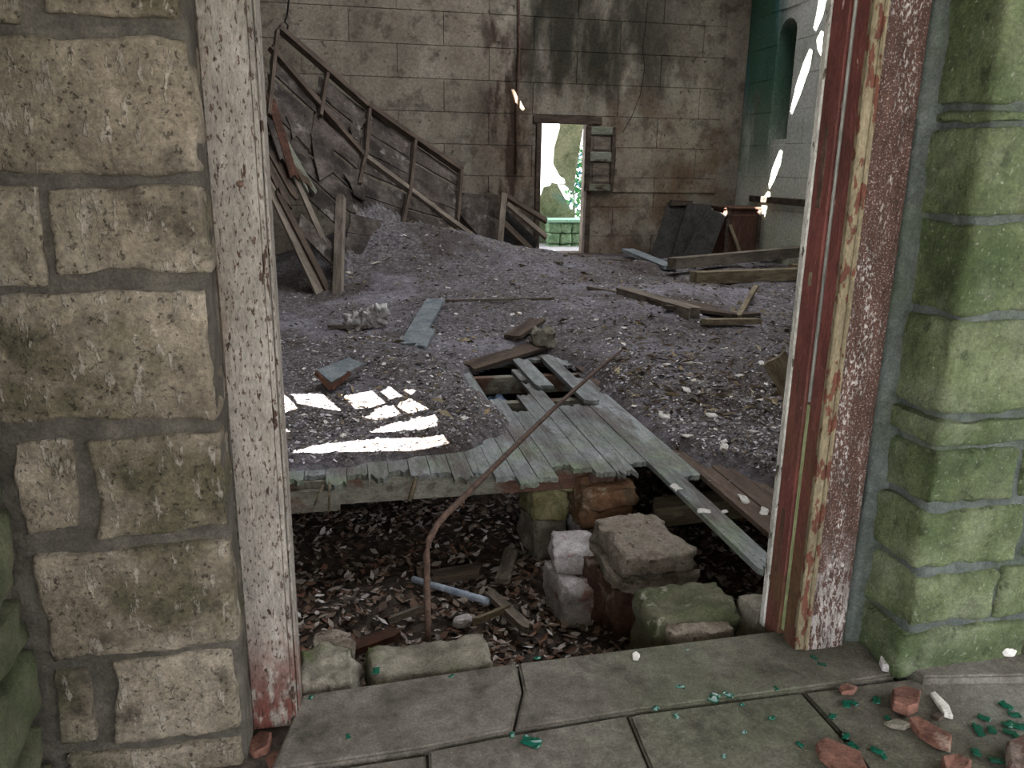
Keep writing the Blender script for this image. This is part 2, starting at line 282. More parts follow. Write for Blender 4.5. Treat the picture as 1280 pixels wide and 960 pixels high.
def plank(name, p0, p1, W, T, mat, parent=None, up=(0,0,1), rag=(0,0), seed=0, warp=0, nl=8, nw=4):
    """board from p0 to p1 (centre line of its underside), W wide, T thick, ragged ends; object sits at p0"""
    p0 = Vector(p0); p1 = Vector(p1); d = p1-p0; L_ = d.length; x = d.normalized()
    z = Vector(up) - x*x.dot(Vector(up)); z.normalize(); y = z.cross(x)
    rg = random.Random(seed*13+5); V = []; F = []
    off0 = [rg.uniform(-1,1)*rag[0] for _ in range(nw+1)]; off1 = [rg.uniform(-1,1)*rag[1] for _ in range(nw+1)]
    for lay in (0, 1):
        for i in range(nl+1):
            t = i/nl
            for j in range(nw+1):
                s = j/nw-.5
                X = t*L_ + off0[j]*max(0,1-t*nl) + off1[j]*max(0,1-(1-t)*nl)
                ww = W*(1+.03*noise.noise(Vector((X*3,seed,s))))
                V.append((X, s*ww, lay*T + warp*math.sin(t*3.1+seed)*.5 + warp*.3*noise.noise(Vector((X*2,s*3,seed)))))
    n1 = (nl+1)*(nw+1); I = lambda l,i,j: l*n1+i*(nw+1)+j
    for i in range(nl):
        for j in range(nw):
            F.append((I(1,i,j),I(1,i+1,j),I(1,i+1,j+1),I(1,i,j+1))); F.append((I(0,i,j),I(0,i,j+1),I(0,i+1,j+1),I(0,i+1,j)))
        F.append((I(0,i,0),I(0,i+1,0),I(1,i+1,0),I(1,i,0))); F.append((I(0,i,nw),I(1,i,nw),I(1,i+1,nw),I(0,i+1,nw)))
    for j in range(nw):
        F.append((I(0,0,j),I(1,0,j),I(1,0,j+1),I(0,0,j+1))); F.append((I(0,nl,j),I(0,nl,j+1),I(1,nl,j+1),I(1,nl,j)))
    o = mesh_obj(name, V, F, mat, parent)
    o.matrix_local = Matrix(((x.x,y.x,z.x,p0.x),(x.y,y.y,z.y,p0.y),(x.z,y.z,z.z,p0.z),(0,0,0,1)))
    return o
def tube(name, pts, rad, mat, parent=None, n=8, taper=None):
    pts = [Vector(p) for p in pts]; V = []; F = []
    for i, p in enumerate(pts):
        d = (pts[min(i+1,len(pts)-1)]-pts[max(i-1,0)]).normalized()
        a = d.cross(Vector((.31,.17,.93))).normalized(); b2 = d.cross(a); rr = rad*(taper[i] if taper else 1)
        for k in range(n): V.append(p+a*math.cos(k*2*math.pi/n)*rr+b2*math.sin(k*2*math.pi/n)*rr)
    for i in range(len(pts)-1):
        for k in range(n): F.append((i*n+k, i*n+(k+1)%n, (i+1)*n+(k+1)%n, (i+1)*n+k))
    F.append(tuple(range(n))[::-1]); F.append(tuple((len(pts)-1)*n+k for k in range(n)))
    return mesh_obj(name, V, F, mat, parent, smooth=True)
def holed_sheet(name, outer, holes, to3, mat, thick, parent=None):
    """flat sheet with holes: outer/holes are 2-D loops; to3(a,b,layer)"""
    loops = [[Vector((a,b,0)) for a,b in l] for l in [outer]+holes]
    tri = tessellate_polygon(loops); flat = [p for l in loops for p in l]; n = len(flat)
    V = [to3(p.x,p.y,0) for p in flat]+[to3(p.x,p.y,1) for p in flat]
    F = [tuple(t) for t in tri]+[tuple(n+i for i in t[::-1]) for t in tri]
    k = 0
    for l in loops:
        for i in range(len(l)): a, b = k+i, k+(i+1)%len(l); F.append((a,b,n+b,n+a))
        k += len(l)
    return mesh_obj(name, V, F, mat, parent)

# ================================================================== STRUCTURE
XR, XL, YB, YF = 6.8, -5.5, 13.5, 2.08       # right wall, left wall, back wall, front wall (outer skin)
PIT = -.55
FACE_L, FACE_R = 1.88, 1.86

# ---- ground outside and pit floor
def ground():
    o = box('ground_outside', (-30,30,-12,FACE_L-.9,-.6,-.08), 'hill'); tag(o, 'pale soil ground outside the porch', 'ground', kind='structure')
ground()
def pit():
    nx, ny = 70, 90; V = []; F = []
    for j in range(ny+1):
        for i in range(nx+1):
            x = -2.5+7.5*i/nx; y = 2.1+6*j/ny
            z = PIT + .05*n3((x,y,0),2.3,4)+.025*n3((x,y,0),7,5)
            V.append((x,y,z))
    for j in range(ny):
        for i in range(nx): a = j*(nx+1)+i; F.append((a,a+1,a+nx+2,a+nx+1))
    o = mesh_obj('floor_pit', V, F, 'pit', smooth=True); tag(o, 'dark soil bottom of the pit under the broken floor', 'ground', kind='structure')
    g2 = box('ground_subsoil', (XL-.4, XR+.5, 2.04, YB+.4, -1.1, -.68), 'pit'); tag(g2, 'dark subsoil under the timber floor', 'ground', kind='structure')
    b = box('wall_foundation', (-2.5,5,2.02,2.16,-1,-.1), 'stone_grey'); tag(b, 'foundation wall under the threshold slabs', 'wall', kind='structure')
pit()

# ---- front facade: left pier of pale ashlar
def quad_stone(name, px, Y0, Y1, mat, parent, seed, proud=0, cuts=(14,3,12), **kw):
    c = [on_y(x, y, Y0) for x, y in px]     # tl, tr, br, bl on the wall face
    sx = (c[1]-c[0]).length; sz = (c[0]-c[3]).length
    def mp(u, v, w_):
        top = c[0].lerp(c[1], u); bot = c[3].lerp(c[2], u); p = bot.lerp(top, w_)
        return (p.x, Y0-proud+v*(Y1-Y0+proud), p.z)
    V, F = rough_vf(mp, (sx, Y1-Y0, sz), seed, cuts, **kw)
    return mesh_obj(name, V, F, mat, parent, smooth=True)
JX0 = (on_y(240,0,2.0).x+on_y(314,882,2.0).x)/2
wl = empty('wall_front_left'); tag(wl, 'pale limestone block wall with grey mortar beside the cream door post', 'wall', kind='structure')
stones_l = [
 [(-60,-160),(22,-160),(28,26),(-60,30)], [(46,-160),(222,-160),(229,26),(50,16)],
 [(-70,39),(239,49),(250,217),(-60,217)], [(-60,231),(50,230),(60,358),(-50,362)], [(64,236),(252,234),(262,340),(70,345)],
 [(-50,374),(258,360),(272,521),(-30,531)], [(17,552),(92,545),(101,664),(34,672)], [(110,549),(276,540),(284,660),(125,673)],
 [(40,692),(287,674),(296,800),(62,831)], [(70,838),(114,834),(126,922),(80,930)], [(138,829),(294,811),(302,908),(144,928)], [(84,944),(304,924),(312,1010),(100,1010)]]
for i, q in enumerate(stones_l):
    quad_stone('stone_block', q, FACE_L, FACE_L+.17, 'stone', wl, i+1, proud=.006, r=.007, amp=.009, fs=11, edge=.006, wob=.013, cuts=(30,4,22))
xa = on_y(300, 760, FACE_L).x
rough_box('mortar', (-.86, xa-.012, FACE_L+.010, FACE_L+.17, -.1, 3.4), 'mortar', wl, 77, cuts=(30,2,100), r=.004, amp=.006, edge=.01)
for i, (z0, z1, x0) in enumerate([(2.30,2.62,-.8),(2.64,2.95,-.8),(2.97,3.3,-.8)]):
    rough_box('stone_block', (x0, xa-.02, FACE_L-.01, FACE_L+.17, z0, z1), 'stone', wl, 40+i, r=.016)
rough_box('mortar_fillet', (xa-.08, JX0+.002, 1.99, 2.05, -.1, 3.4), 'mortar', wl, 78, cuts=(4,3,90), r=.004, amp=.005, fs=8, edge=.008)

# porch side wall on the left
wp = empty('wall_porch_left', (0,0,0)); tag(wp, 'dark mossy stone side wall of the porch', 'wall', kind='structure')
XP = on_z(74, 935, 0).x + .02
box('mortar', (XP-.3, XP-.03, 1.1, FACE_L+.17, -.1, 3.4), 'mortar', wp)
zc = -.08; k = 0; rz = random.Random(3)
for h in (.15,.13,.2,.14,.22,.26,.18,.3,.28,.32,.3,.3,.3,.3):
    y = FACE_L+.02-rz.uniform(0,.05); 
    while y > 1.16:
        l = rz.uniform(.22,.46)
        rough_box('stone_block', (XP-.2, XP+.012, max(y-l,1.1), y-.014, zc+.008, zc+h-.014), 'stone_dark', wp, 60+k, cuts=(3,9,7), r=.018, amp=.016); y -= l; k += 1
    zc += h
    if zc > 3.3: break

# ---- front facade: right pier of green stone
wr = empty('wall_front_right'); tag(wr, 'green algae-covered stone wall with blue-grey mortar beside the brown casing', 'wall', kind='structure')
XA = on_z(1116, 838, 0).x                     # arris of the pier
def za(y): return on_y(1200 if y < 400 else 1150, y, FACE_R).z
rows = [(-170,-30,[.9]),(-24,126,[.9]),(136,152,[.9]),(158,272,[.9]),(280,394,[.9]),(404,520,[.9]),(530,560,[.9]),(570,632,[.30,.9]),(642,712,[.36,.9]),(722,782,[.3,.9]),(790,842,[.45,.9])]
k = 0
for (y0, y1, ends) in rows:
    z1, z0 = za(y0), za(y1); x = XA+rnd.uniform(-.012,.012)
    for e in ends:
        x1 = XA+e-.012
        xs = x if x < XA+.1 else x
        rough_box('stone_block', (xs, x1, FACE_R-.01, 2.12, z0+.001, z1+.004), 'gstone', wr, 100+k, cuts=(30,14,14) if z1-z0 > .06 else (30,14,4), r=.009, amp=.011, fs=9, edge=.016, wob=.012); k += 1
        x = x1+.02
rough_box('mortar', (XA+.016, XA+1.6, FACE_R+.006, 2.12, -.1, 3.4), 'gmortar', wr, 79, cuts=(40,8,90), r=.008, amp=.008, edge=.012)
for i, (z0, z1) in enumerate([(0,.3),(.31,.62),(.63,1.0),(1.01,1.4),(1.41,1.8)]):
    rough_box('stone_block', (XA+.91, XA+1.6, FACE_R-.01, 2.1, z0, z1-.01), 'gstone', wr, 160+i)
rough_box('mortar_fillet', (XA-.06, XA+.1, 2.045, 2.12, -.1, 3.4), 'gmortar', wr, 80, cuts=(6,3,90), r=.008, amp=.014, fs=8, edge=.02)

# ---- inner body of the facade (with gable), boarded window and the doorway void
RX, RZ = 1.19, 11.5                       # ridge
DX0, DX1, DZ = -.30, 1.70, 2.75
wf = empty('wall_front'); tag(wf, 'thick facade wall around the double doorway', 'wall', kind='structure')
patches_floor = [
 [(340,490),(352,492),(360,497),(372,511),(353,516),(340,518)], [(366,493),(400,491),(422,511),(390,508),(372,505)], [(426,493),(440,490),(462,487),(478,501),(440,509)],
 [(474,488),(488,484),(503,496),(485,498)], [(506,489),(515,487),(522,490),(514,494)], [(449,519),(468,507),(487,504),(495,514),(466,523)],
 [(492,505),(512,498),(535,510),(506,514)], [(460,541),(485,530),(520,521),(543,518),(548,534),(495,541)],
 [(362,566),(385,556),(430,551),(500,547),(553,543),(558,552),(500,560),(430,564)], [(340,530),(354,534),(361,539),(345,541)]]
YW = 2.41
holes = []
for P in patches_floor:
    hl = []
    for x, y in P:
        p = on_z(x, y, .06); q = p-SUN*((p.y-YW)/SUN.y); hl.append((q.x, q.z))
    holes.append(hl)
ax = [a for h in holes for a, b in h]; az = [b for h in holes for a, b in h]
wx0, wx1, wz0, wz1 = min(ax)-.55, max(ax)+.06, min(az)-.06, max(az)+.5
holed_sheet('wall_body', [(XL-.3,-1),(DX0,-1),(DX0,DZ),(DX1,DZ),(DX1,-1),(XR+.3,-1),(XR+.3,4.8),(RX,RZ),(XL-.3,4.8)], [[(wx0,wz0),(wx1,wz0),(wx1,wz1),(wx0,wz1)]],
            lambda a,b,l: (a, 2.06+.34*l, b), 'plaster_in', .3, wf)
win = empty('window_1'); tag(win, 'boarded facade window with broken gaps left of the porch', 'window', kind='structure')
holed_sheet('window_board', [(wx0-.1,wz0-.1),(wx1+.1,wz0-.1),(wx1+.1,wz1+.1),(wx0-.1,wz1+.1)], holes, lambda a,b,l: (a, YW+.012*l, b), 'wood', .02, win)
# ---- porch roof, out of view; left wing added to block the sun
cp = mesh_obj('ceiling_porch_sun_block', [(x,y,z) for z in (3.4,3.55) for x,y in [(-5,-4),(4.6,-4),(4.6,2.06),(XP-.3,2.06),(XP-.3,.95),(-5,.95)]], [(5,4,3,2,1,0),(6,7,8,9,10,11)]+[(i,(i+1)%6,6+(i+1)%6,6+i) for i in range(6)], 'plaster_in')
tag(cp, 'unseen porch roof slab with a left wing added to block the sun', 'ceiling', kind='structure')

# ---- back wall: scored blocks, doorway
D0, D1 = on_y(671, 314, YB), on_y(731, 314, YB); DT = on_y(700, 153, YB).z; BX0, BX1 = D0.x, D1.x; BZ0 = on_y(700, 316, YB).z
wb = empty('wall_back'); tag(wb, 'stained back wall of scored plaster blocks with small doorway', 'wall', kind='structure')
holed_sheet('wall_body', [(XL-.3,-1),(BX0,-1),(BX0,DT),(BX1,DT),(BX1,-1),(XR+.3,-1),(XR+.3,4.8),(RX,RZ),(XL-.3,4.8)], [], lambda a,b,l: (a, YB+.02+.35*l, b), 'back', .3, wb)
BH = .494; BW = 1.46; zr0 = on_y(560, 140, YB).z; xj0 = on_y(554, 15, YB).x
row0 = int(math.ceil((zr0)/BH)); bl_cache = {}
def block(parent, b, mat, name='wall_block'):
    key = (tuple(round(v, 3) for v in (b[1]-b[0], b[3]-b[2], b[5]-b[4])), mat)
    if key not in bl_cache:
        o = box(name, (0, b[1]-b[0], 0, b[3]-b[2], 0, b[5]-b[4]), mat, parent, bevel=.003); bl_cache[key] = o; o.location = (b[0], b[2], b[4])
    else:
        o = copy(bl_cache[key], parent, (b[0], b[2], b[4]))
    return o
G = .004
for r_ in range(-8, 8):
    z0 = zr0+r_*BH; z1 = z0+BH
    if z1 < -.2 or z0 > 5.4: continue
    xs = xj0 + (BW/2 if (r_ % 2) else 0) - BW*8
    while xs < XR:
        a, b = xs, xs+BW; xs += BW
        a = max(a, XL); b = min(b, XR-.2)
        if b-a < .05: continue
        segs = [(a, b)]
        if z0 < DT+.06:
            nsg = []
            for (p, q) in segs:
                if q <= BX0-.06 or p >= BX1+.06: nsg.append((p, q)); continue
                if p < BX0-.06: nsg.append((p, BX0-.06))
                if q > BX1+.06: nsg.append((BX1+.06, q))
            segs = nsg
        for (p, q) in segs:
            if q-p > .03: block(wb, (p+G, q-G, YB-.012, YB+.03, z0+G, z1-G), 'back')
# dado strip and conduit on the back wall
pA, pB = on_y(742, 238, YB), on_y(896, 243, YB)
box('dado_ledge', (pA.x, pB.x, YB-.035, YB, pA.z-.03, pA.z+.02), 'back', wb, bevel=.008)
tube('conduit', [on_y(648, -30, YB-.04), on_y(649, 60, YB-.04), on_y(646, 130, YB-.03), on_y(645, 216, YB-.03)], .022, 'iron', wb)
crk = [(812,-20),(806,40),(803,60),(806,85),(800,120),(790,145),(778,166)]
for (a, b) in zip(crk, crk[1:]):
    tube('plaster_crack', [on_y(*a, YB-.012), on_y(*b, YB-.012)], .006, 'dark', wb, n=5)
# back corner chamfer
cv = [on_y(887, 312, YB-.005), on_y(906, 312, YB-.005)]
mesh_obj('corner_chamfer', [(cv[0].x,YB-.02,-.3),(XR-.005,YB-.17,-.3),(XR-.005,YB-.17,5),(cv[0].x,YB-.02,5)], [(0,1,2,3)], 'back', wb)

# ---- doorway in the back wall: frame and half door
d2 = empty('door_2'); tag(d2, 'small back doorway with dark frame and half of a panelled leaf', 'door', kind='structure')
for (a, b) in ((BX0-.06, BX0+.03), (BX1-.03, BX1+.06)): box('door_frame', (a, b, YB-.05, YB+.1, 0, DT+.03), 'wood_dark', d2, bevel=.008)
box('door_frame', (BX0-.12, BX1+.2, YB-.055, YB+.1, DT-.02, DT+.1), 'wood_dark', d2, bevel=.008)
box('door_sill', (BX0-.06, BX1+.3, YB-.1, YB+.35, -.02, .07), 'wood_dark', d2, bevel=.008)
Lq = [on_y(733, 158, YB-.1), on_y(770, 158, YB-.1), on_y(766, 240, YB-.1), on_y(733, 239, YB-.1)]
lx0, lx1, lz1, lz0 = Lq[0].x, Lq[1].x, Lq[0].z, Lq[3].z; lh = lz1-lz0
leaf = box('door_leaf', (lx0, lx1, YB-.085, YB-.06, lz0, lz1), 'wood', d2)
for (z0, z1) in ((lz1-.13, lz1), (lz0+lh*.5-.04, lz0+lh*.5+.12), (lz0, lz0+.12)): box('rail', (lx0, lx1, YB-.125, YB-.085, z0, z1), 'wood_green', leaf, bevel=.012)
for (a, b) in ((lx0, lx0+.09), (lx1-.07, lx1)): box('stile', (a, b, YB-.13, YB-.085, lz0, lz1), 'wood_dark', leaf, bevel=.012)
for (z0, z1) in ((lz0+.15, lz0+lh*.5-.06), (lz0+lh*.5+.15, lz1-.16)): box('panel', (lx0+.13, lx1-.1, YB-.105, YB-.085, z0, z1), 'wood', leaf, bevel=.01)

# ---- right wall: blocks with an arched window niche
wrt = empty('wall_right'); tag(wrt, 'grey-green plastered side wall with narrow arched window', 'wall', kind='structure')
ya0 = on_x(988, 120, XR).y; ya1 = on_x(966, 120, XR).y; wz0_ = on_x(975, 174, XR).z; wzt = on_x(981, 24, XR).z
wr_ = (ya1-ya0)/2; wc = (ya0+ya1)/2; zs = wzt-wr_
def arch(r, seg=10, grow=0): return [(wc+(r+grow)*math.cos(math.pi*i/seg), zs+(r+grow)*math.sin(math.pi*i/seg)) for i in range(seg+1)]
nich = [(wc-wr_, wz0_)]+[(wc+wr_, wz0_)]+arch(wr_)
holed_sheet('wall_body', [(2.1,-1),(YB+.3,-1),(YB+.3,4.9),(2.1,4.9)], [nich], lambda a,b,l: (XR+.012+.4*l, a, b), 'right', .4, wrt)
for r_ in range(-1, 11):
    z0 = r_*.5-.1; z1 = z0+.5; yy = 3.0+(.6 if r_ % 2 else 0)
    while yy < YB-.3:
        a, b = yy, min(yy+1.2, YB-.32); yy += 1.2
        segs = [(a, b)]
        if z1 > wz0_ and z0 < wzt:
            segs = []
            if a < wc-wr_: segs.append((a, min(b, wc-wr_)))
            if b > wc+wr_: segs.append((max(a, wc+wr_), b))
        for (p, q) in segs:
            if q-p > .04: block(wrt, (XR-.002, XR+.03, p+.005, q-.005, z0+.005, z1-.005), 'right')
w2 = empty('window_2'); tag(w2, 'narrow round-headed window niche closed with dark boarding', 'window', kind='structure')
n_ = len(nich); V = [(XR+.34, a, b) for a, b in nich]
mesh_obj('blind_panel', V, [tuple(range(n_))], 'wood_dark', w2)
ro = [on_x(938, 248, XR-.03), on_x(1060, 266, XR-.03)]
rl = box('wall_rail', (XR-.06, XR+.005, 6.5, ro[0].y, ro[0].z-.05, ro[0].z+.05), 'wood_dark', wrt, bevel=.01)

# ---- left wall
lw = box('wall_left', (XL-.3, XL, 2.1, YB+.3, -1, 5.0), 'plaster_in'); tag(lw, 'plain inner left wall behind the fallen roof', 'wall', kind='structure')

# ---- roof: left slope holed, right slope mostly open rafters
def lslope(p):
    """back-project p along the sun to the left slope plane z = 4.8 + (x - XL); returns (x, y)"""
    s = (4.8+p.x-XL-p.z)/(-SUN.z+SUN.x)
    q = p-SUN*s; return (q.x, q.y)
pr = [[(1026,-14),(1036,-14),(1028,22),(1020,40),(1017,36),(1021,18)], [(1038,-6),(1044,-6),(1039,9),(1036,8)],
      [(1021,50),(1026,40),(1034,42),(1036,52),(1033,64),(1027,72),(1022,62)], [(1012,62),(1015,64),(1012,85),(1000,120),(990,144),(988,140),(996,105),(1005,78)],
      [(975,188),(978,190),(975,208),(967,228),(962,237),(961,231),(966,210)], [(960,240),(963,242),(958,262),(954,280),(951,278),(953,250)]]
rh = [[lslope(on_x(x, y, XR)) for x, y in P] for P in pr]
rh.append([lslope(on_y(x, y, YB)) for x, y in [(640,114),(643,113),(650,125),(657,138),(654,141),(646,132)]])
rh.append([lslope(on_y(x, y, 12.2)) for x, y in [(887,249),(898,250),(906,257),(911,270),(908,271),(898,262),(888,254)]])
rf = empty('ceiling_roof'); tag(rf, 'gabled timber roof with holes in its sheathing', 'ceiling', kind='structure')
holed_sheet('roof_sheathing', [(XL-.4,1.9),(RX,1.9),(RX,YB+.4),(XL-.4,YB+.4)], rh, lambda a,b,l: (a, b, 4.8+(a-XL)+.02*l), 'tile', .02, rf)
RS = (RZ-4.8)/(RX-XR)
def rslope(a, b, l): return (a, b, RZ+(a-RX)*RS+.03*l)
holed_sheet('roof_sheathing', [(RX,1.9),(XR+.4,1.9),(XR+.4,4.2),(RX,4.2)], [], rslope, 'tile', .03, rf)
holed_sheet('roof_sheathing', [(RX,12.2),(XR+.4,12.2),(XR+.4,YB+.4),(RX,YB+.4)], [], rslope, 'tile', .03, rf)
for i in range(9):
    y = 4.6+i*.95; p0 = rslope(RX, y, 0); p1 = rslope(XR+.2, y, 0)
    plank('rafter', p0, p1, .1, .14, 'wood_dark', rf, nl=2, nw=1)

# ---- beyond the back doorway
gb = box('ground_yard', (0, 12, YB+.3, 18.5, -.25, -.02), 'gravel'); tag(gb, 'pale gravel ground beyond the back doorway', 'ground', kind='structure')
YO = 16.2
def O(x, y): q = on_y(x, y, YO); return (q.x, q.z)
wo = empty('wall_outer', (0,0,0)); tag(wo, 'green outer wall beyond the back doorway with sky gaps cut as sunlit patches', 'wall', kind='structure')
skyhole = [O(*p) for p in [(660,130),(700,130),(700,160),(693,185),(692,205),(700,220),(706,224),(707,229),(697,230),(690,228),(688,232),(680,234),(676,245),(670,250),(660,250)]]  # gaps shaped like the wall's sunlit patches; bright sky stands in for them
skyhole2 = [O(*p) for p in [(697,231),(706,231),(716,240),(718,250),(716,262),(714,262)]]
holed_sheet('wall_body', [O(600,330), O(719,330), O(719,262), O(718,230), O(724,190), O(730,155), O(731,60), O(600,60)], [skyhole, skyhole2], lambda a,b,l: (a, YO+.05*l, b), 'beyond', .05, wo)
bt = empty('stone_bench'); tag(bt, 'low green stone bench with pale ledge beyond the back doorway', 'bench')
c0, c1 = on_y(686, 274, 15.6), on_y(745, 279, 15.6)
box('ledge', (c0.x-.05, c1.x, 15.5, 16.1, c0.z-.06, c0.z), 'beyond_top', bt, bevel=.01)
kk = 0
for i in range(5):
    for j in range(3):
        xx = c0.x+i*.24; zz = c0.z-.06-(j+1)*.21
        rough_box('stone_block', (xx, xx+.235, 15.56, 15.9, zz, zz+.205), 'beyond_st', bt, 300+kk, cuts=(4,2,4), r=.02, amp=.03); kk += 1
def leafcloud(name, c, rad, n, size, mat, seed):
    rg = random.Random(seed); V = []; F = []
    for _ in range(n):
        d = Vector((rg.gauss(0,1), rg.gauss(0,1), rg.gauss(0,1))).normalized()*rg.random()**.4
        p = Vector(c)+Vector((d.x*rad[0], d.y*rad[1], d.z*rad[2])); a = Vector((rg.gauss(0,1), rg.gauss(0,1), rg.gauss(0,1))).normalized(); b = a.orthogonal().normalized()
        k = len(V); V += [p-a*size, p+b*size*.45, p+a*size, p-b*size*.45]; F.append((k,k+1,k+2,k+3))
    return mesh_obj(name, V, F, mat)
sc_ = on_y(729, 225, 17.2)
sh = empty('yard_shrub', (sc_.x, 17.2, 0)); tag(sh, 'bright green shrub beyond the back doorway', 'shrub')
fo = leafcloud('foliage', (0,0,sc_.z), (.4,.3,.85), 420, .09, 'leafgreen', 5); fo.parent = sh
st_ = tube('stem', [(0,0,-.05),(.03,0,.6),(0,.02,1.3)], .02, 'wood_dark', sh)
# ================================================================== DOOR FRAME
d1 = empty('door_1'); tag(d1, 'double doorway frame with cream left post and brown right casing', 'door', kind='structure')
def post(name, tl, tr, br, bl, Y, depth, mat, parent, z_top=2.75, bevel=.006, z_bot=None):
    """upright board seen face-on: x extent from the bottom pixel pair, carried straight up"""
    a, b, c, d = on_y(*tl, Y), on_y(*tr, Y), on_y(*br, Y), on_y(*bl, Y)
    x0 = (a.x+d.x)/2; x1 = (b.x+c.x)/2; z0 = min(c.z, d.z) if z_bot is None else z_bot
    o = box(name, (x0, x1, Y, Y+depth, z0, z_top), mat, parent, bevel=bevel); return o, x0, x1
jl, jx0, jx1 = post('post', (240,0),(311,0),(360,876),(314,882), 2.0, .14, 'jamb', d1, z_bot=-.03)
box('moulding', (jx1-.001, jx1+.012, 2.012, 2.14, -.03, 2.75), 'jamb', jl, bevel=.003)
box('moulding', (jx1+.012, jx1+.02, 2.035, 2.15, -.03, 2.75), 'jamb', jl, bevel=.003)
bh = on_y(300, 230, 2.0)
tube('bolt_hole', [(bh.x, 1.9985, bh.z), (bh.x, 2.02, bh.z)], .0085, 'iron', jl, n=12)
cl_, cx0, cx1 = post('casing', (1102,0),(1166,0),(1058,786),(1014,784), 2.03, .12, 'casing', d1, z_bot=-.005)
mx0 = cx0-.034
cm = box('casing_moulding', (mx0, cx0+.001, 2.028, 2.05, .005, 2.75), 'casing_edge', d1, bevel=.004)
box('moulding_bead', (cx0-.006, cx0+.008, 2.02, 2.045, .005, 2.75), 'casing_edge', cm, bevel=.004)
XJ = mx0+.004
rb = box('rebate', (XJ, cx0+.05, 2.05, 2.112, 0, 2.75), 'red', d1, bevel=.003)
box('groove', (XJ+.02, cx0+.05, 2.10, 2.15, 0, 2.75), 'red', rb)
zg = on_x(1025,510,XJ).z
box('grey_bead', (XJ-.001, XJ+.03, 2.117, 2.127, zg, 2.75), 'grey_edge', rb, bevel=.002)
box('green_strip', (XJ+.004, XJ+.03, 2.113, 2.134, .02, zg-.01), 'greenstrip', rb, bevel=.002)
sl_ = box('lock_stile', (XJ-.004, cx0+.05, 2.137, 2.222, -.03, 2.75), 'red', d1, bevel=.003)
box('stile_edge', (XJ-.008, cx0+.05, 2.222, 2.252, -.03, 2.75), 'white_edge', sl_, bevel=.004)
YM = 2.182
def onstile(name, y0, y1, w_, mat, out=.002):
    z1, z0 = on_x(1045 if y0 < 300 else 1000, y0, XJ).z, on_x(1040 if y0 < 300 else 1000, y1, XJ).z
    return box(name, (XJ-.004-out, XJ+.01, YM-w_, YM+w_, z0, z1), mat, sl_, bevel=.001)
onstile('lock_plate', 180, 262, .011, 'iron', .003); onstile('keyhole', 158, 169, .008, 'iron', .002); onstile('latch_slot', 166, 182, .006, 'iron', .0025)
for (ya_, yb_, w_) in ((336,354,.008),(462,494,.006),(650,742,.012)): onstile('mortise', ya_, yb_, w_, 'casing_edge' if ya_ == 336 else 'brownply', .001)
box('header', (jx0, cx1, 2.0, 2.15, 2.7, 2.85), 'casing', d1)

# ================================================================== THRESHOLD SLABS
ft = empty('floor_threshold'); tag(ft, 'worn mossy threshold slabs across the doorway', 'floor', kind='structure')
def slab(x0, x1, y0, y1, seed, z1=0.0, shape=None):
    n = shape or [(x0,y0),(x1,y0),(x1,y1),(x0,y1)]
    o = mesh_obj('slab', [(a,b,z1-.14) for a,b in n]+[(a,b,z1) for a,b in n], [tuple(range(len(n)))[::-1], tuple(range(len(n),2*len(n)))]+[(i,(i+1)%len(n),len(n)+(i+1)%len(n),len(n)+i) for i in range(len(n))], 'slab', ft)
    bm = bmesh.new(); bm.from_mesh(o.data)
    es = [e for e in bm.edges if all(v.co.z > z1-.01 for v in e.verts)]
    bmesh.ops.bevel(bm, geom=es, offset=.007, segments=2, affect='EDGES')
    bm.to_mesh(o.data); bm.free(); return o
P2 = lambda x, y: (on_z(x,y,0).x, on_z(x,y,0).y)
g = .004
slab(0,0,0,0,1, shape=[P2(338,962),P2(417,951),P2(530,934),P2(640,912),P2(652,862),P2(645,828),P2(378,868)])
slab(0,0,0,0,2, shape=[P2(644,911),P2(800,886),P2(1000,860),P2(1118,843),P2(1090,808),P2(1040,778),P2(1000,784),P2(648,828),P2(655,862)])
slab(0,0,0,0,3, z1=-.012, shape=[P2(330,1020),P2(534,1020),P2(532,938),P2(420,955),P2(338,966)])
slab(0,0,0,0,4, z1=-.004, shape=[P2(536,1080),P2(850,1080),P2(812,962),P2(783,892),P2(642,916),P2(536,936)])
slab(0,0,0,0,5, z1=-.004, shape=[P2(854,1080),P2(1150,1060),P2(1062,930),P2(1002,864),P2(800,890),P2(786,893),P2(815,962)])
slab(0,0,0,0,6, z1=-.006, shape=[P2(1156,1060),P2(1500,1010),P2(1440,880),P2(1280,824),P2(1120,848),P2(1005,863),P2(1066,930)])
slab(0,0,0,0,7, z1=.022, shape=[(XA+.05,FACE_R-.05),(XA+.5,FACE_R-.12),(XA+1.5,FACE_R-.16),(XA+1.5,FACE_R+.05),(XA+.03,FACE_R+.05)])
box('bedding', (-1.0, 3.2, .6, 2.1, -.3, -.03), 'pit', ft)
box('bedding', (-.22, 1.52, 2.05, 2.13, -.3, -.03), 'mortar', ft)

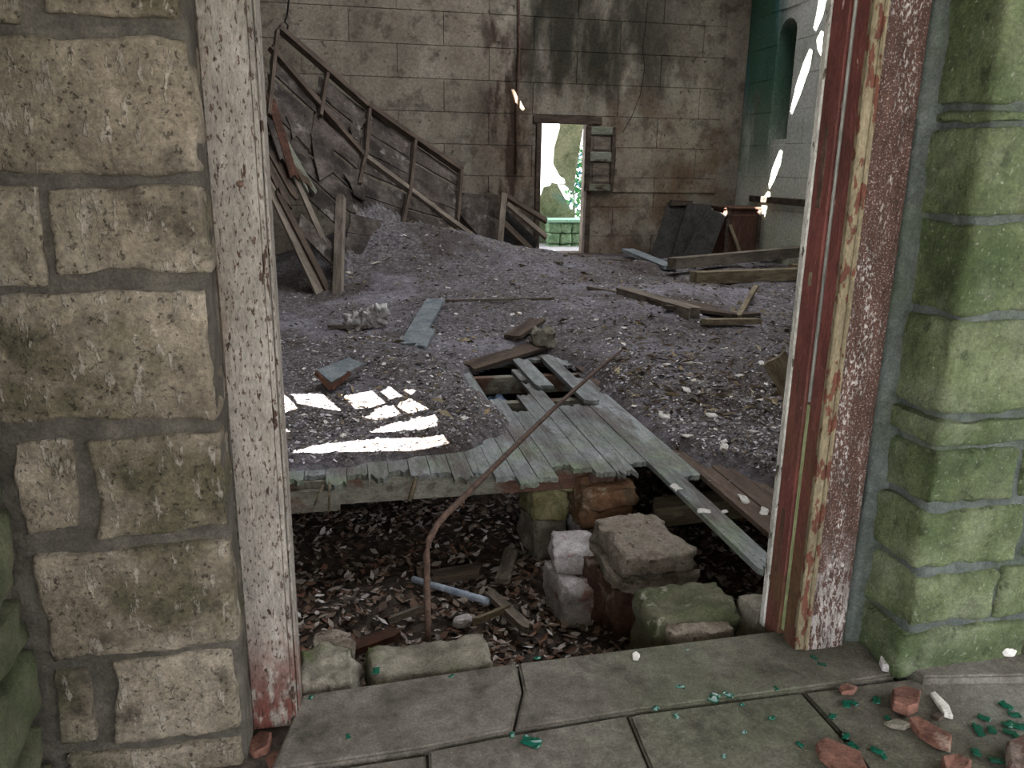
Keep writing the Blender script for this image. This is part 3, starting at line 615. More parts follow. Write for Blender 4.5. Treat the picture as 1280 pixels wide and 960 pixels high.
# ================================================================== INNER FLOOR: boards, joists
fl = empty('floor'); tag(fl, 'broken timber floor of grey-green boards with ragged front edge', 'floor', kind='structure')
HOLES = [[(576,463),(643,451),(650,470),(668,482),(645,478),(664,507),(640,522),(612,490)], [(660,452),(676,450),(722,497),(728,508),(700,509),(690,490),(672,470)], [(703,455),(720,458),(742,472),(722,474)]]
EDGE = [on_z(x, y, .0) for x, y in [(330,598),(365,598),(405,600),(440,598),(470,592),(492,597),(505,588),(515,603),(545,592),(575,596),(590,590),(612,588),(640,603),(670,600),(690,588),(722,586),(745,582),(770,596),(800,592)]]
ex = [p.x for p in EDGE]; ey = [p.y for p in EDGE]
BWD = .104; bi = 0; x = -2.0; rb_ = random.Random(11)
longx = on_z(850,610,0).x
while x < 4.6:
    xc = x+BWD/2
    if xc < ex[-1]: y0 = float(np.interp(xc, ex, ey)) + rb_.uniform(-.05,.06)
    elif abs(xc-1.56) < BWD*.5: y0 = on_z(962,712,0).y
    elif xc < 1.56: y0 = 3.72+rb_.uniform(-.05,.1)
    elif xc < 1.78: y0 = 3.55+rb_.uniform(-.1,.1)
    else: y0 = 2.62+rb_.uniform(-.05,.25)
    y1 = 6.7+rb_.uniform(-.1,.1); ys = np.arange(y0, y1, .04); run = None; segs = []
    for yv in ys:
        hit = sum(any(inpoly(*proj((xc+dx, yv, 0)), H) for H in HOLES) for dx in (-.03, 0, .03)) >= 2
        if not hit and run is None: run = yv
        if hit and run is not None: segs.append((run, yv)); run = None
    if run is not None: segs.append((run, y1))
    for (a, b) in segs:
        if b-a < .08: continue
        plank('floor_board', (xc, a, -.026+rb_.uniform(-.003,.003)), (xc, b, -.026+rb_.uniform(-.003,.003)), BWD-.004, .026, 'deckbrown' if xc > 1.72 else 'deck', fl, rag=(rb_.choice((.012,.02,.035,.06)) if a < 4.5 else .02, .03), seed=bi, nl=9, nw=7); bi += 1
    x += BWD
je = on_z(500, 600, -.03)
jy = on_y(640, 590, 3.86)
for i, (y, x0, x1) in enumerate([(3.86,-2.2,1.25),(5.05,-2.2,4.4),(5.72,-2.2,4.4),(6.5,-2.2,4.4)]):
    plank('joist', (x0, y, -.155), (x1, y, -.155), .07, .128, 'joist', fl, seed=50+i, nl=10, nw=1, rag=(.02,.02))
pj = on_z(372,602,-.03); plank('joist_offcut', (pj.x-.5, 3.79, -.165), (on_y(424,600,3.79).x, 3.79, -.165), .035, .11, 'joist', fl, seed=61, nl=4, nw=1)
for i, (a, b) in enumerate([((404,606),(393,632)),((412,602),(411,640)),((520,598),(512,626))]):
    tube('splinter', [on_y(*a, 3.70), on_y(*b, 3.69)], .006 if i < 2 else .012, 'wood_pale', fl, n=4)

# ================================================================== FALLEN ROOF plane
Q1 = on_y(345, 40, 11.6); Q2 = on_z(425, 374, .0); Q3 = on_y(680, 290, 12.9)
PN = (Q2-Q1).cross(Q3-Q1).normalized()
if PN.dot(CAM-Q1) < 0: PN = -PN
def pl(x, y, off=0): return on_pl(x, y, Q1, PN) + PN*off
def planez(x, y): return Q1.z - (PN.x*(x-Q1.x)+PN.y*(y-Q1.y))/PN.z
print('panel normal', PN, Q1, Q2, Q3)

# ================================================================== DIRT LAYER
BOARDS_PX = [(330,640),(330,583),(400,583),(440,583),(450,572),(470,566),(500,566),(560,562),(590,556),(628,540),(640,528),(622,508),(600,488),(574,464),(640,448),(690,436),(745,470),(752,492),(790,512),(830,548),(868,586),(905,622),(935,650),(960,690),(975,720),(975,800),(330,800)]
RIGHT_BARE = [(905,625),(880,590),(905,578),(950,600),(1000,620),(1100,700),(1100,760),(975,760)]
PANEL_DIRT = [(425,345),(428,300),(440,262),(470,256),(505,270),(548,292),(600,326),(640,340),(560,362),(440,360)]
NX, NY = 230, 190; X0_, X1_, Y0_, Y1_ = XL+.02, XR-.01, 2.9, YB-.02
gx = np.linspace(X0_, X1_, NX+1); gy = np.linspace(Y0_, Y1_, NY+1)
mask = np.zeros((NY+1, NX+1)); H = np.zeros((NY+1, NX+1))
mounds = [(2.6,7.4,1.3,.9,.16),(3.6,8.6,1.4,.8,.14),(1.2,7.9,1.0,.7,.10),(0.2,6.2,1.2,.6,.07),(4.8,10.6,1.6,1.0,.16),(1.4,10.6,1.6,1.2,.45),(0.2,10.8,1.4,1.0,.4),(2.4,12.0,1.2,.8,.22)]
def hraw(x, y):
    h = .055+.035*n3((x,y,0),1.6,2)+.022*n3((x,y,0),4.5,3)+.012*n3((x,y,0),11,4)
    for (cx, cy, sx, sy, a) in mounds: h += a*math.exp(-((x-cx)/sx)**2-((y-cy)/sy)**2)
    return max(h, .012)
for j, y in enumerate(gy):
    for i, x in enumerate(gx):
        px, py = proj((x, y, .02)); jx = 9*n3((x,y,0),5,8); jy2 = 7*n3((x,y,0),5,9)
        ok = y > 3.0 and not inpoly(px+jx, py+jy2, BOARDS_PX) and not inpoly(px+jx, py+jy2, RIGHT_BARE)
        if y < 3.9 and x < 1.8: ok = False
        mask[j,i] = 1 if ok else 0
        h = hraw(x, y)
        zp = planez(x, y)
        if 0 < zp < 1.9 and -1.0 < x < 4:
            ppx, ppy = proj((x, y, zp))
            if inpoly(ppx, ppy, PANEL_DIRT): h = max(h, zp+.05+.05*n3((x,y,0),3,7))
        H[j,i] = h
sm = mask.copy()
for _ in range(4):
    p = np.pad(sm, 1, mode='edge'); sm = (p[1:-1,1:-1]*2+p[:-2,1:-1]+p[2:,1:-1]+p[1:-1,:-2]+p[1:-1,2:])/6
tap = np.clip((sm-.5)*2.2, 0, 1); Hf = np.where(mask > 0, H*tap+.003, -.022)
def hat(x, y):
    fx = (x-X0_)/(X1_-X0_)*NX; fy = (y-Y0_)/(Y1_-Y0_)*NY; i = int(max(0,min(NX-1,fx))); j = int(max(0,min(NY-1,fy)))
    if mask[j,i]*mask[j,i+1]*mask[j+1,i]*mask[j+1,i+1] == 0: return None
    a, b = fx-i, fy-j
    return (Hf[j,i]*(1-a)+Hf[j,i+1]*a)*(1-b)+(Hf[j+1,i]*(1-a)+Hf[j+1,i+1]*a)*b
V = [(gx[i], gy[j], Hf[j,i]) for j in range(NY+1) for i in range(NX+1)]; F = []
for j in range(NY):
    for i in range(NX):
        if mask[j,i]+mask[j,i+1]+mask[j+1,i]+mask[j+1,i+1] >= 1 and gy[j] > 3.05 and not (gy[j] < 3.85 and gx[i] < 1.75): a = j*(NX+1)+i; F.append((a,a+1,a+NX+2,a+NX+1))
o = mesh_obj('floor_rubble', V, F, 'dirt', smooth=True); tag(o, 'grey dusty rubble covering most of the timber floor', 'rubble', kind='stuff')
def gz(px, py):
    """floor surface under a pixel (march the ray to the rubble)"""
    z = .05
    for _ in range(6):
        p = on_z(px, py, z); h = hat(p.x, p.y); z = z*.4+.6*(h if h is not None else 0.0)
    p = on_z(px, py, z); return p
def scatter(name, n, mat, smin, smax, xr, yr, seed, lift=.3, label='', ratio=(.3,1), reg=None):
    rg = random.Random(seed); V = []; F = []
    tries = 0
    while len(F) < n*2 and tries < n*6:
        tries += 1
        px, py = rg.uniform(*xr), yr[0]+(yr[1]-yr[0])*rg.random()
        p = on_z(px, py, .06)
        if not (X0_ < p.x < X1_-.1 and Y0_ < p.y < Y1_-.1): continue
        h = hat(p.x, p.y)
        if h is None: continue
        if reg and not reg(px, py, rg): continue
        s = smin*(smax/smin)**(rg.random()**1.8); a = rg.uniform(0, 6.28); rr = rg.uniform(*ratio)
        ux = Vector((math.cos(a), math.sin(a), rg.uniform(-.5,.5)))*s; uy = Vector((-math.sin(a), math.cos(a), rg.uniform(-.6,.6)))*s*rr
        c = Vector((p.x, p.y, h+s*lift*rg.random())); k = len(V)
        V += [c-ux, c-uy, c+ux*rg.uniform(.6,1), c+uy*rg.uniform(.5,1.1)+Vector((0,0,s*.4*rg.random()))]
        F += [(k,k+1,k+2),(k,k+2,k+3)]
    o = mesh_obj(name, V, F, mat); tag(o, label, 'debris', kind='stuff'); return o
scatter('rubble_chips', 26000, 'bits', .007, .022, (250,1120), (338,606), 21, label='fine grey rubble chips strewn over the floor')
scatter('gravel_crumbs', 12000, 'bits', .004, .013, (330,1060), (455,640), 24, label='small grey gravel crumbs near the broken floor edge')
scatter('twig_litter', 3800, 'bits_brown', .02, .075, (420,1150), (322,520), 22, label='dry twigs and splinters littering the floor', ratio=(.08,.3), reg=lambda x,y,r: r.random() < (.25 if x < 760 else 1) or y < 370)
scatter('plaster_crumbs', 420, 'paper', .012, .035, (340,1050), (335,640), 23, label='pale plaster crumbs scattered on the rubble')

# leaves in the pit
def leaves(n, seed):
    rg = random.Random(seed); V = []; F = []
    for _ in range(n):
        x = rg.uniform(-1.6,3.4); y = 2.2+3.6*rg.random()**1.4
        if y < 2.44 and not (-.26 < x < 1.66): continue
        z = PIT+.05*n3((x,y,0),2.3,4)+.025*n3((x,y,0),7,5)+rg.random()*.04
        s = rg.uniform(.012,.034); a = rg.uniform(0,6.28); ux = Vector((math.cos(a),math.sin(a),rg.uniform(-.5,.5)))*s; uy = Vector((-math.sin(a),math.cos(a),rg.uniform(-.4,.4)))*s*rg.uniform(.25,.55); up = Vector((0,0,s*rg.uniform(-.1,.7)))
        c = Vector((x,y,z)); k = len(V)
        V += [c-ux+up, c-uy, c+ux*.3+uy*.9+up*.6, c+ux+up*rg.random(), c+ux*.3-uy*1.1+up*.5, c-ux*.4+uy]
        F += [(k,k+1,k+4),(k+1,k+2,k+4),(k,k+5,k+1),(k+1,k+5,k+2),(k+2,k+3,k+4)]
    o = mesh_obj('leaf_litter', V, F, 'leaf'); tag(o, 'curled dead leaves covering the bottom of the pit', 'leaves', kind='stuff')
leaves(20000, 31)
# ================================================================== FALLEN ROOF
cr = empty('collapsed_roof'); tag(cr, 'collapsed slab of roof boarding and rafters leaning down to the rubble', 'roof')
def pbar(name, a, b, W, T, mat, off=0.0, seed=0, rag=(.03,.03), nl=6, parent=cr):
    return plank(name, pl(*a, off), pl(*b, off), W, T, mat, parent, up=PN, rag=rag, seed=seed, nl=nl, nw=3, warp=.01)
# boarding: strips running across the slab between the eave and ridge purlins
def bquad(name, px, mat, off, th, seed, rag=.02, parent=cr):
    c = [pl(x, y, off) for x, y in px]; n = 6; V = []; F = []
    for lay in (0,1):
        for i in range(n+1):
            for j in range(3):
                p = c[0].lerp(c[1], i/n).lerp(c[3].lerp(c[2], i/n), j/2)
                p = p+PN*(lay*th+.02*n3(p,2.2,seed)) + (c[1]-c[0]).normalized()*(rag*n3(p,9,seed) if i in (0,n) else 0)
                V.append(p)
    n1 = 3*(n+1); I = lambda l,i,j: l*n1+i*3+j
    for i in range(n):
        for j in range(2): F += [(I(1,i,j),I(1,i+1,j),I(1,i+1,j+1),I(1,i,j+1)), (I(0,i,j),I(0,i,j+1),I(0,i+1,j+1),I(0,i+1,j))]
        F += [(I(0,i,0),I(0,i+1,0),I(1,i+1,0),I(1,i,0)), (I(0,i,2),I(1,i,2),I(1,i+1,2),I(0,i+1,2))]
    for j in range(2): F += [(I(0,0,j),I(1,0,j),I(1,0,j+1),I(0,0,j+1)), (I(0,n,j),I(0,n,j+1),I(1,n,j+1),I(1,n,j))]
    return mesh_obj(name, V, F, mat, parent)
top = [(345,42),(416,143),(518,180),(572,218)]
# each bay between rafters carries boards parallel to the purlins (strips from top edge to bottom edge)
TP = [(338,44),(398,92),(457,137),(515,178),(573,217)]; BT = [(332,236),(372,292),(425,345),(497,348),(566,344)]
bays = [(TP[i], TP[i+1], BT[i+1], BT[i]) for i in range(4)]
def lp2(a, b, t): return (a[0]+(b[0]-a[0])*t, a[1]+(b[1]-a[1])*t)
sd = 0
for bi_, (a, b, c, d) in enumerate(bays):
    ns = 8
    for s in range(ns):
        if (bi_, s) in ((0,6),(0,7)): continue
        t0, t1 = s/ns+.006, (s+1)/ns-.006; sd += 1
        if rnd.random() < .1: continue
        bquad('roof_board', [lp2(a,d,t0), lp2(b,c,t0), lp2(b,c,t1), lp2(a,d,t1)], 'roofboard', rnd.uniform(-.03,.03), .02, sd, rag=.05)
pbar('purlin', (345,40), (457,137), .1, .08, 'wood_dark', .03, 1); pbar('purlin', (457,137), (574,217), .1, .08, 'wood_dark', .03, 2)
pbar('purlin', (335,64), (453,200), .08, .07, 'wood_dark', .03, 3); pbar('purlin', (450,197), (618,322), .08, .07, 'wood', .03, 4)
for i, (a, b) in enumerate([((343,42),(331,150)),((458,138),(452,200)),((515,178),(507,247)),((572,213),(567,280)),((507,245),(495,300)),((452,198),(444,235)),((405,98),(396,150))]):
    pbar('rafter', a, b, .045, .06, 'wood_dark', .05, 10+i)
# loose lower pieces of the slab
for i, (a, b, W) in enumerate([((334,225),(408,386),.12),((345,240),(418,384),.08),((333,150),(352,205),.12),((338,190),(372,250),.1),((360,205),(402,300),.08),((345,170),(385,240),.14),((336,205),(360,260),.09)]):
    pbar('torn_board', a, b, W, .03, ('wood','wood_dark','roofboard','wood_dark','wood','wood_green','wood_dark')[i], -.02+.03*(i%3), 30+i, rag=(.08,.1))
pbar('rusty_strip', (334,128), (364,226), .12, .02, 'rust', .06, 45, rag=(.05,.05))
pb = on_z(424, 376, .02); tp = pl(428, 250, 0)
plank('prop_post', pb, (tp.x, tp.y, tp.z), .1, .08, 'wood', cr, up=(-.3,-1,0), seed=4, rag=(.02,.02))
# peeled flaps
for i, q in enumerate([[(382,170),(400,160),(418,215),(392,232)],[(352,150),(372,140),(378,165),(362,178)],[(430,220),(448,215),(452,255),(438,246)],[(440,150),(452,152),(446,178),(434,172)]]):
    bquad('peeled_flap', q, 'roofboard', .05, .015, 70+i, rag=.25)

# low broken part by the doorway
lr = empty('broken_panel'); tag(lr, 'splintered grey panel leaning against the wall left of the back doorway', 'panel')
def wq(name, px, Y, mat, th, parent, lean=0.0):
    c = [on_y(x, y, Y+lean*(i in (2,3))) for i, (x, y) in enumerate(px)]; nrm = (c[1]-c[0]).cross(c[3]-c[0]).normalized()
    V = c+[p+nrm*th for p in c]
    return mesh_obj(name, V, [(0,1,2,3),(7,6,5,4),(0,4,5,1),(1,5,6,2),(2,6,7,3),(3,7,4,0)], mat, parent)
wq('panel_sheet', [(574,240),(618,246),(620,320),(570,262)], 12.7, 'roofboard', .03, lr, -.25)
wq('panel_sheet', [(572,268),(610,298),(616,318),(574,290)], 12.6, 'wood', .03, lr, -.2)
wq('panel_sheet', [(608,240),(630,246),(624,275),(608,262)], 12.8, 'wood_dark', .03, lr, -.1)
plank('upright', on_z(622,326,.1), on_y(630,243,12.6), .09, .06, 'wood', lr, up=(0,-1,.2), seed=3)
plank('slanting_rail', on_y(631,246,12.8), on_y(682,278,12.85), .1, .05, 'wood_dark', lr, up=(0,-.6,.8), seed=5)
plank('slanting_rail', on_y(632,256,12.75), on_y(682,298,12.8), .1, .05, 'wood', lr, up=(0,-.6,.8), seed=6)
plank('slanting_rail', on_y(628,280,12.7), on_y(664,315,12.75), .12, .05, 'wood_dark', lr, up=(0,-.6,.8), seed=7)
wq('panel_sheet', [(632,262),(672,300),(668,318),(630,318)], 13.0, 'charcoal', .03, lr, -.05)

# ================================================================== THINGS ON THE FLOOR
def on_ground(px, py, dz=0): p = gz(px, py); return Vector((p.x, p.y, p.z+dz))
def loose(name, a, b, W, T, mat, label, cat='plank', dz=(.0,.0), seed=0, rag=(.03,.03), group=None, up=(0,0,1), nl=6, warp=.005):
    o = plank(name, on_ground(*a, dz[0]-.015), on_ground(*b, dz[1]-.015), W, T, mat, None, up=up, rag=rag, seed=seed, nl=nl, warp=warp); tag(o, label, cat, group); return o
loose('loose_board', (513,432), (545,384), .17, .025, 'slate', 'grey-blue flat board lying alone on the rubble', dz=(.01,.08), seed=1, rag=(.03,.02))
loose('loose_board', (526,436), (538,418), .09, .03, 'slate', 'short grey offcut beside the flat grey-blue board', dz=(.01,.04), seed=2)
loose('loose_board', (585,462), (690,434), .13, .03, 'wood_dark', 'dark board lying along the far edge of the floor hole', dz=(.02,.05), seed=3, rag=(.02,.06), up=(0,-.3,.9))
loose('loose_board', (646,452), (676,486), .08, .025, 'deck', 'thin grey-green slat bridging the floor hole', dz=(.02,.02), seed=4, rag=(.05,.06))
loose('loose_board', (682,448), (740,506), .1, .025, 'deck', 'dusty board left crossing the right of the floor hole', dz=(.02,.02), seed=5)
loose('timber_beam', (778,367), (868,399), .16, .1, 'wood', 'half-buried timber beam sloping down beside sunken boards', 'beam', dz=(-.02,.02), seed=6)
loose('loose_board', (820,382), (905,392), .55, .03, 'wood_dark', 'wide dark sunken board behind the half-buried beam', dz=(.03,.03), seed=7, rag=(.1,.1))
loose('loose_board', (905,398), (945,396), .1, .03, 'wood_dark', 'dark narrow board end by the sticks', dz=(.03,.03), seed=17)
loose('wooden_stick', (880,408), (945,409), .07, .05, 'wood_pale', 'pale stick lying level among the litter', 'stick', dz=(.03,.05), seed=8)
loose('wooden_stick', (922,400), (944,370), .05, .04, 'wood_pale', 'thin pale stick pointing towards the back beams', 'stick', dz=(.02,.1), seed=9)
loose('timber_beam', (838,346), (1012,334), .16, .14, 'wood', 'long grey beam lying in front of the leaning dark sheets', 'beam', dz=(.12,.2), seed=10, nl=10)
loose('timber_beam', (866,353), (1000,350), .16, .15, 'wood_pale', 'yellowish log-like beam lying before the long grey beam', 'beam', dz=(.0,.02), seed=11)
loose('timber_beam', (990,348), (1022,346), .18, .17, 'wood_pale', 'short pale beam end beside the door stile', 'beam', dz=(.03,.03), seed=12)
loose('timber_beam', (950,328), (1012,334), .14, .1, 'wood_dark', 'dark timber lying along the foot of the side wall', 'beam', dz=(.12,.14), seed=13)
loose('loose_board', (784,321), (838,340), .2, .05, 'slate', 'bluish grey plank sloping down before the dark sheets', dz=(.1,.05), seed=14)
loose('loose_board', (745,326), (790,330), .14, .03, 'wood_dark', 'dark plank lying flat before the back doorway', dz=(.02,.05), seed=15)
loose('loose_board', (668,318), (700,332), .09, .03, 'wood', 'grey slat lying at the back door sill', dz=(.1,.03), seed=16)
loose('wooden_stick', (560,378), (690,376), .03, .025, 'wood', 'long thin stick lying across the rubble mound', 'stick', dz=(.02,.02), seed=18)
loose('wooden_stick', (414,411), (458,413), .04, .03, 'wood', 'grey stick lying under the dirty white rag', 'stick', dz=(.02,.03), seed=19)
loose('loose_board', (640,426), (672,414), .14, .03, 'wood_dark', 'dark board end sticking up behind the floor hole', dz=(.03,.1), seed=20)
loose('loose_board', (735,362), (800,372), .05, .03, 'wood', 'narrow grey lath near the half-buried beam', dz=(.02,.02), seed=21)
# crumpled grey piece by the hole
cp_ = on_ground(680,430,0); o = rough_box('plaster_lump', (cp_.x-.11, cp_.x+.09, cp_.y-.06, cp_.y+.1, cp_.z-.02, cp_.z+.11), 'stone_grey', None, 401, cuts=(9,8,8), r=.02, amp=.07, fs=9, edge=.06); tag(o, 'grey crumpled plaster lump at the tip of the dark board', 'lump')
# folded sheet with rusty rim
fs_ = empty('folded_sheet'); tag(fs_, 'blue-grey folded metal sheet with rusty edges by the sunlit patches', 'sheet metal')
a, b, c, d = on_ground(396,484,.06), on_ground(436,466,.05), on_ground(455,470,.05), on_ground(414,492,.03)
def sheet(name, pts, th, mat, parent):
    n = (pts[1]-pts[0]).cross(pts[3]-pts[0]).normalized(); n = n if n.z > 0 else -n
    V = list(pts)+[p+n*th for p in pts]; return mesh_obj(name, V, [(3,2,1,0),(4,5,6,7),(0,1,5,4),(1,2,6,5),(2,3,7,6),(3,0,4,7)], mat, parent)
sheet('top_plate', [a+Vector((0,0,.05)), b+Vector((0,0,.05)), c+Vector((0,0,.03)), d+Vector((0,0,.04))], .012, 'slate', fs_)
plank('rusty_rim', a+Vector((0,0,.03)), d+Vector((0,-.02,.0)), .03, .03, 'rust', fs_, seed=2); plank('rusty_rim', d+Vector((0,-.02,0)), d.lerp(c,.55)+Vector((0,0,.02)), .03, .03, 'rust', fs_, seed=3)
# rag
rg_ = on_ground(460,410,0)
rag = empty('white_rag', (rg_.x, rg_.y, rg_.z)); tag(rag, 'crumpled dirty white rag on the dark rubble', 'rag')
for i, (dx, dz_, s) in enumerate([(-.1,.05,.09),(.02,.06,.08),(.07,.09,.07),(.1,.04,.06)]):
    q = rough_box('rag_fold', (dx-s, dx+s, -s*.8, s*.8, dz_-s*.7-.02, dz_+s*(.9 if i != 2 else 1.6)), 'cloth', rag, 410+i, cuts=(10,8,10), r=.03, amp=.09, fs=16, edge=.05, wob=.03)
# leaning pale offcut behind the stile
p0 = on_ground(998,516,0)
q_ = [on_y(966,440,3.3), on_y(978,446,3.3)]
B_ = on_z(1012,522,.03); T_ = on_y(967,448,B_.y+.12)
o = plank('pale_offcut', B_, T_, .15, .05, 'wood_pale', None, up=(-.45,-1,.25), rag=(.01,.015), seed=8); tag(o, 'pale rough-sawn board end leaning behind the red stile', 'board')

# far corner: leaning dark sheets, cabinet
def lean_sheet(px, Y, back, label, mat='charcoal'):
    o = wq('leaning_sheet', px, Y+back, mat, .035, None, -back); tag(o, label, 'sheet', 'dark sheets leaning in the corner'); return o
lean_sheet([(836,252),(862,256),(846,322),(812,326)], 12.5, .5, 'narrow dark sheet leaning in the back corner beside the plank')
lean_sheet([(860,254),(890,256),(880,325),(838,325)], 12.4, .35, 'black sheet leaning behind two other dark sheets')
lean_sheet([(884,260),(908,268),(884,331),(850,330)], 11.9, .35, 'widest dark sheet leaning nearest to the brown cabinet')
o = wq('leaning_sheet', [(840,250),(866,251),(866,256),(838,257)], 12.9, 'wood_dark', .06, None); tag(o, 'dark batten along the top of the leaning sheets', 'batten')
c0, c1 = on_y(912,262,12.2), on_y(946,318,12.2)
cb = empty('brown_cabinet', ((c0.x+c1.x)/2-.02, 12.2, 0)); tag(cb, 'low brown wooden cabinet standing by the side wall', 'cabinet')
W2 = (c1.x-c0.x)/2; ch = c0.z
box('body', (-W2, W2, 0, .55, -.02, ch), 'brownply', cb, bevel=.01); box('top_board', (-W2-.03, W2+.03, -.03, .57, ch, ch+.04), 'brownply', cb, bevel=.01)
box('door', (-W2+.05, W2-.05, -.02, .0, .1, ch-.08), 'brownply', cb, bevel=.01)
for s in (-1, 1): box('stile', (s*W2-.03, s*W2+.03, -.03, .02, 0, ch), 'wood_dark', cb, bevel=.006)
p0, p1 = on_y(925,318,12.08), on_y(912,281,12.16)
o = plank('thin_lath', p0, p1, .05, .03, 'wood_pale', None, up=(0,-1,0), seed=3); tag(o, 'thin pale lath leaning on the brown cabinet', 'lath')

# hanging wire
o = tube('hanging_wire', [on_y(362,-40,13.3), on_y(361,0,13.3), on_y(359,18,13.3), on_y(356,27,13.3), on_y(360,32,13.3), on_y(357,48,13.3)], .014, 'dark'); tag(o, 'black wire hanging in front of the back wall', 'wire')

# plaster pieces lying about on the floor
rg2 = random.Random(77); base_frag = None; nfr = 0
for (px, py, s) in [(858,488,.07),(806,378,.05),(834,456,.06),(640,408,.04),(716,371,.04),(570,393,.05),(760,424,.05),(830,520,.1),(905,560,.06),(950,500,.05),(688,330,.06),(845,610,.05),(905,436,.06),(780,410,.05),(925,470,.06),(870,455,.09),(952,455,.06),(430,545,.05),(480,455,.04),(395,440,.05),(650,392,.05),(745,400,.04),(890,520,.07),(860,545,.06),(940,540,.06),(815,480,.04),(620,350,.06),(560,360,.05),(490,400,.04),(880,640,.05),(930,625,.06),(955,640,.05),(905,640,.04)]:
    p = gz(px, py)
    if base_frag is None:
        base_frag = rough_box('plaster_fragment', (-.5,.5,-.35,.35,-.1,.1), 'paper', None, 500, cuts=(5,4,2), r=.06, amp=.12, fs=2.5, edge=.1); o = base_frag
    else: o = copy(base_frag)
    o.location = (p.x, p.y, p.z+s*.04); o.scale = (s*1.2, s, s); o.rotation_euler = (rg2.uniform(-.3,.3), rg2.uniform(-.3,.3), rg2.uniform(0,6)); 
    lb = 'pale plaster fragment on the brown boards beside the long sagging board' if py > 600 else 'pale plaster fragment on the brown rubble between floor hole and red stile' if px > 780 and py > 440 else 'pale plaster fragment near the sunlit patches' if px < 500 and py > 430 else 'pale plaster fragment on the rubble mound behind the floor hole'
    tag(o, lb, 'fragment', 'plaster fragments: '+lb[24:]); nfr += 1

# ================================================================== IRON ROD
tip = on_ground(778,443,.04)
b0 = on_y(535,800,2.52); bnd = on_y(533,692,2.56)
pts = [(b0.x, 2.52, PIT-.05), b0, bnd]
def pt(x, y, Y): return on_y(x, y, Y)
e2 = on_y(570,631,2.78)
pts += [pt(536,676,2.58), pt(545,658,2.63), pt(557,643,2.7), e2]
for t in (.12,.25,.4,.55,.7,.85,1): pts.append(e2.lerp(tip, t)+Vector((0,0,.03*math.sin(t*3.14))))
o = tube('iron_rod', pts, .012, 'iron', None, n=10, taper=[1]*(len(pts)-1)+[.6]); tag(o, 'bent rusty iron rod standing in the pit and resting on the boards', 'rod')

# ================================================================== PIERS AND STONES IN THE PIT
def pier(label, items, group='rubble piers under the floor'):
    e = empty('rubble_pier'); tag(e, label, 'pier', group)
    for i, (nm, b, mat, rot, seed) in enumerate(items):
        rough_box(nm, b, mat, e, seed, cuts=(16,14,12), r=.010, amp=.02, fs=13, edge=.035, rot=rot, wob=.02)
    return e
f0 = on_z(772,806,PIT); fx, fy = f0.x, f0.y
pier('stub pier of red brick topped by a buff stone', [('brick', (fx-.02,fx+.34,fy,fy+.36,PIT-.03,-.27), 'brick_dark', .03, 201), ('stone', (fx-.03,fx+.35,fy-.03,fy+.36,-.275,-.215), 'stone_buff', -.03, 202), ('stone', (fx-.01,fx+.33,fy-.02,fy+.4,-.22,-.11), 'stone_buff', .05, 203)])
w0 = on_z(700,782,PIT); wx, wy = w0.x, w0.y
o1 = on_y(728,650,3.66)
pier('orange-brown brick pier with whitewashed foot under the floor edge', [('stone', (wx+.0,wx+.22,wy,wy+.3,PIT-.03,-.36), 'stone_white', .1, 211), ('stone', (wx+.02,wx+.24,wy+.12,wy+.4,-.37,-.26), 'stone_white', -.1, 212), ('brick', (o1.x-.02,o1.x+.27,3.66,3.92,-.32,-.2), 'brick_orange', .06, 213), ('brick', (o1.x,o1.x+.29,3.64,3.92,-.205,-.09), 'brick_orange', -.04, 214), ('brick', (o1.x+.07,o1.x+.2,3.72,3.9,-.095,-.02), 'brick_dark', 0, 215), ('stone', (o1.x,o1.x+.24,3.68,3.95,PIT-.02,-.31), 'stone_white', 0, 216), ('brick', (wx+.14,wx+.27,wy-.05,wy+.18,PIT-.03,-.28), 'brick_dark', .2, 217)])
y0_ = on_y(660,640,3.86)
pier('yellow-grey rubble stone pier under the ragged boards', [('stone', (y0_.x,y0_.x+.21,3.84,4.1,-.35,-.17), 'stone_yel', .08, 221), ('stone', (y0_.x+.04,y0_.x+.26,3.86,4.1,-.18,-.03), 'stone_yel', -.1, 222), ('stone', (y0_.x+.02,y0_.x+.2,3.82,4.1,PIT-.03,-.34), 'stone_grey', .1, 223)])
def stone(px, py, z, size, mat, label, seed, rot=0, name='loose_stone', cat='stone', tilt=(0,0), cuts=(8,7,5), amp=.022, group=None):
    p = on_z(px, py, z); sx, sy, sz = size
    o = rough_box(name, (p.x-sx/2, p.x+sx/2, p.y, p.y+sy, z-sz*.06, z+sz), mat, None, seed, cuts=cuts, r=min(size)*.25, amp=amp, fs=9, edge=.02, rot=rot, tilt=tilt); tag(o, label, cat, group); return o
def sill(pxl, pxr, Y0, Y1, z0, z1, mat, label, seed, rot=0):
    a, b = on_y(*pxl, Y0), on_y(*pxr, Y0)
    o = rough_box('loose_stone', (a.x, b.x, Y0, Y1, z0, z1), mat, None, seed, cuts=(18,12,8), r=.014, amp=.022, fs=12, edge=.04, rot=rot, wob=.02); tag(o, label, 'stone'); return o
sill((458,835), (618,818), 2.17, 2.36, -.3, -.02, 'stone_grey', 'long grey stone with mossy corner behind the threshold', 231)
sill((372,850), (446,850), 2.14, 2.36, -.3, -.01, 'stone_grey', 'flat grey stone beside the foot of the cream post', 232)
sill((815,785), (926,772), 2.30, 2.52, -.3, -.0, 'stone_moss', 'moss-covered stone block behind the threshold', 233)
sill((842,792), (925,782), 2.24, 2.33, -.25, -.03, 'stone_buff', 'pale crumbling stone in front of the mossy block', 234)
sill((945,780), (990,776), 2.26, 2.4, -.2, .0, 'stone_grey', 'small grey stone at the foot of the red stile', 235)
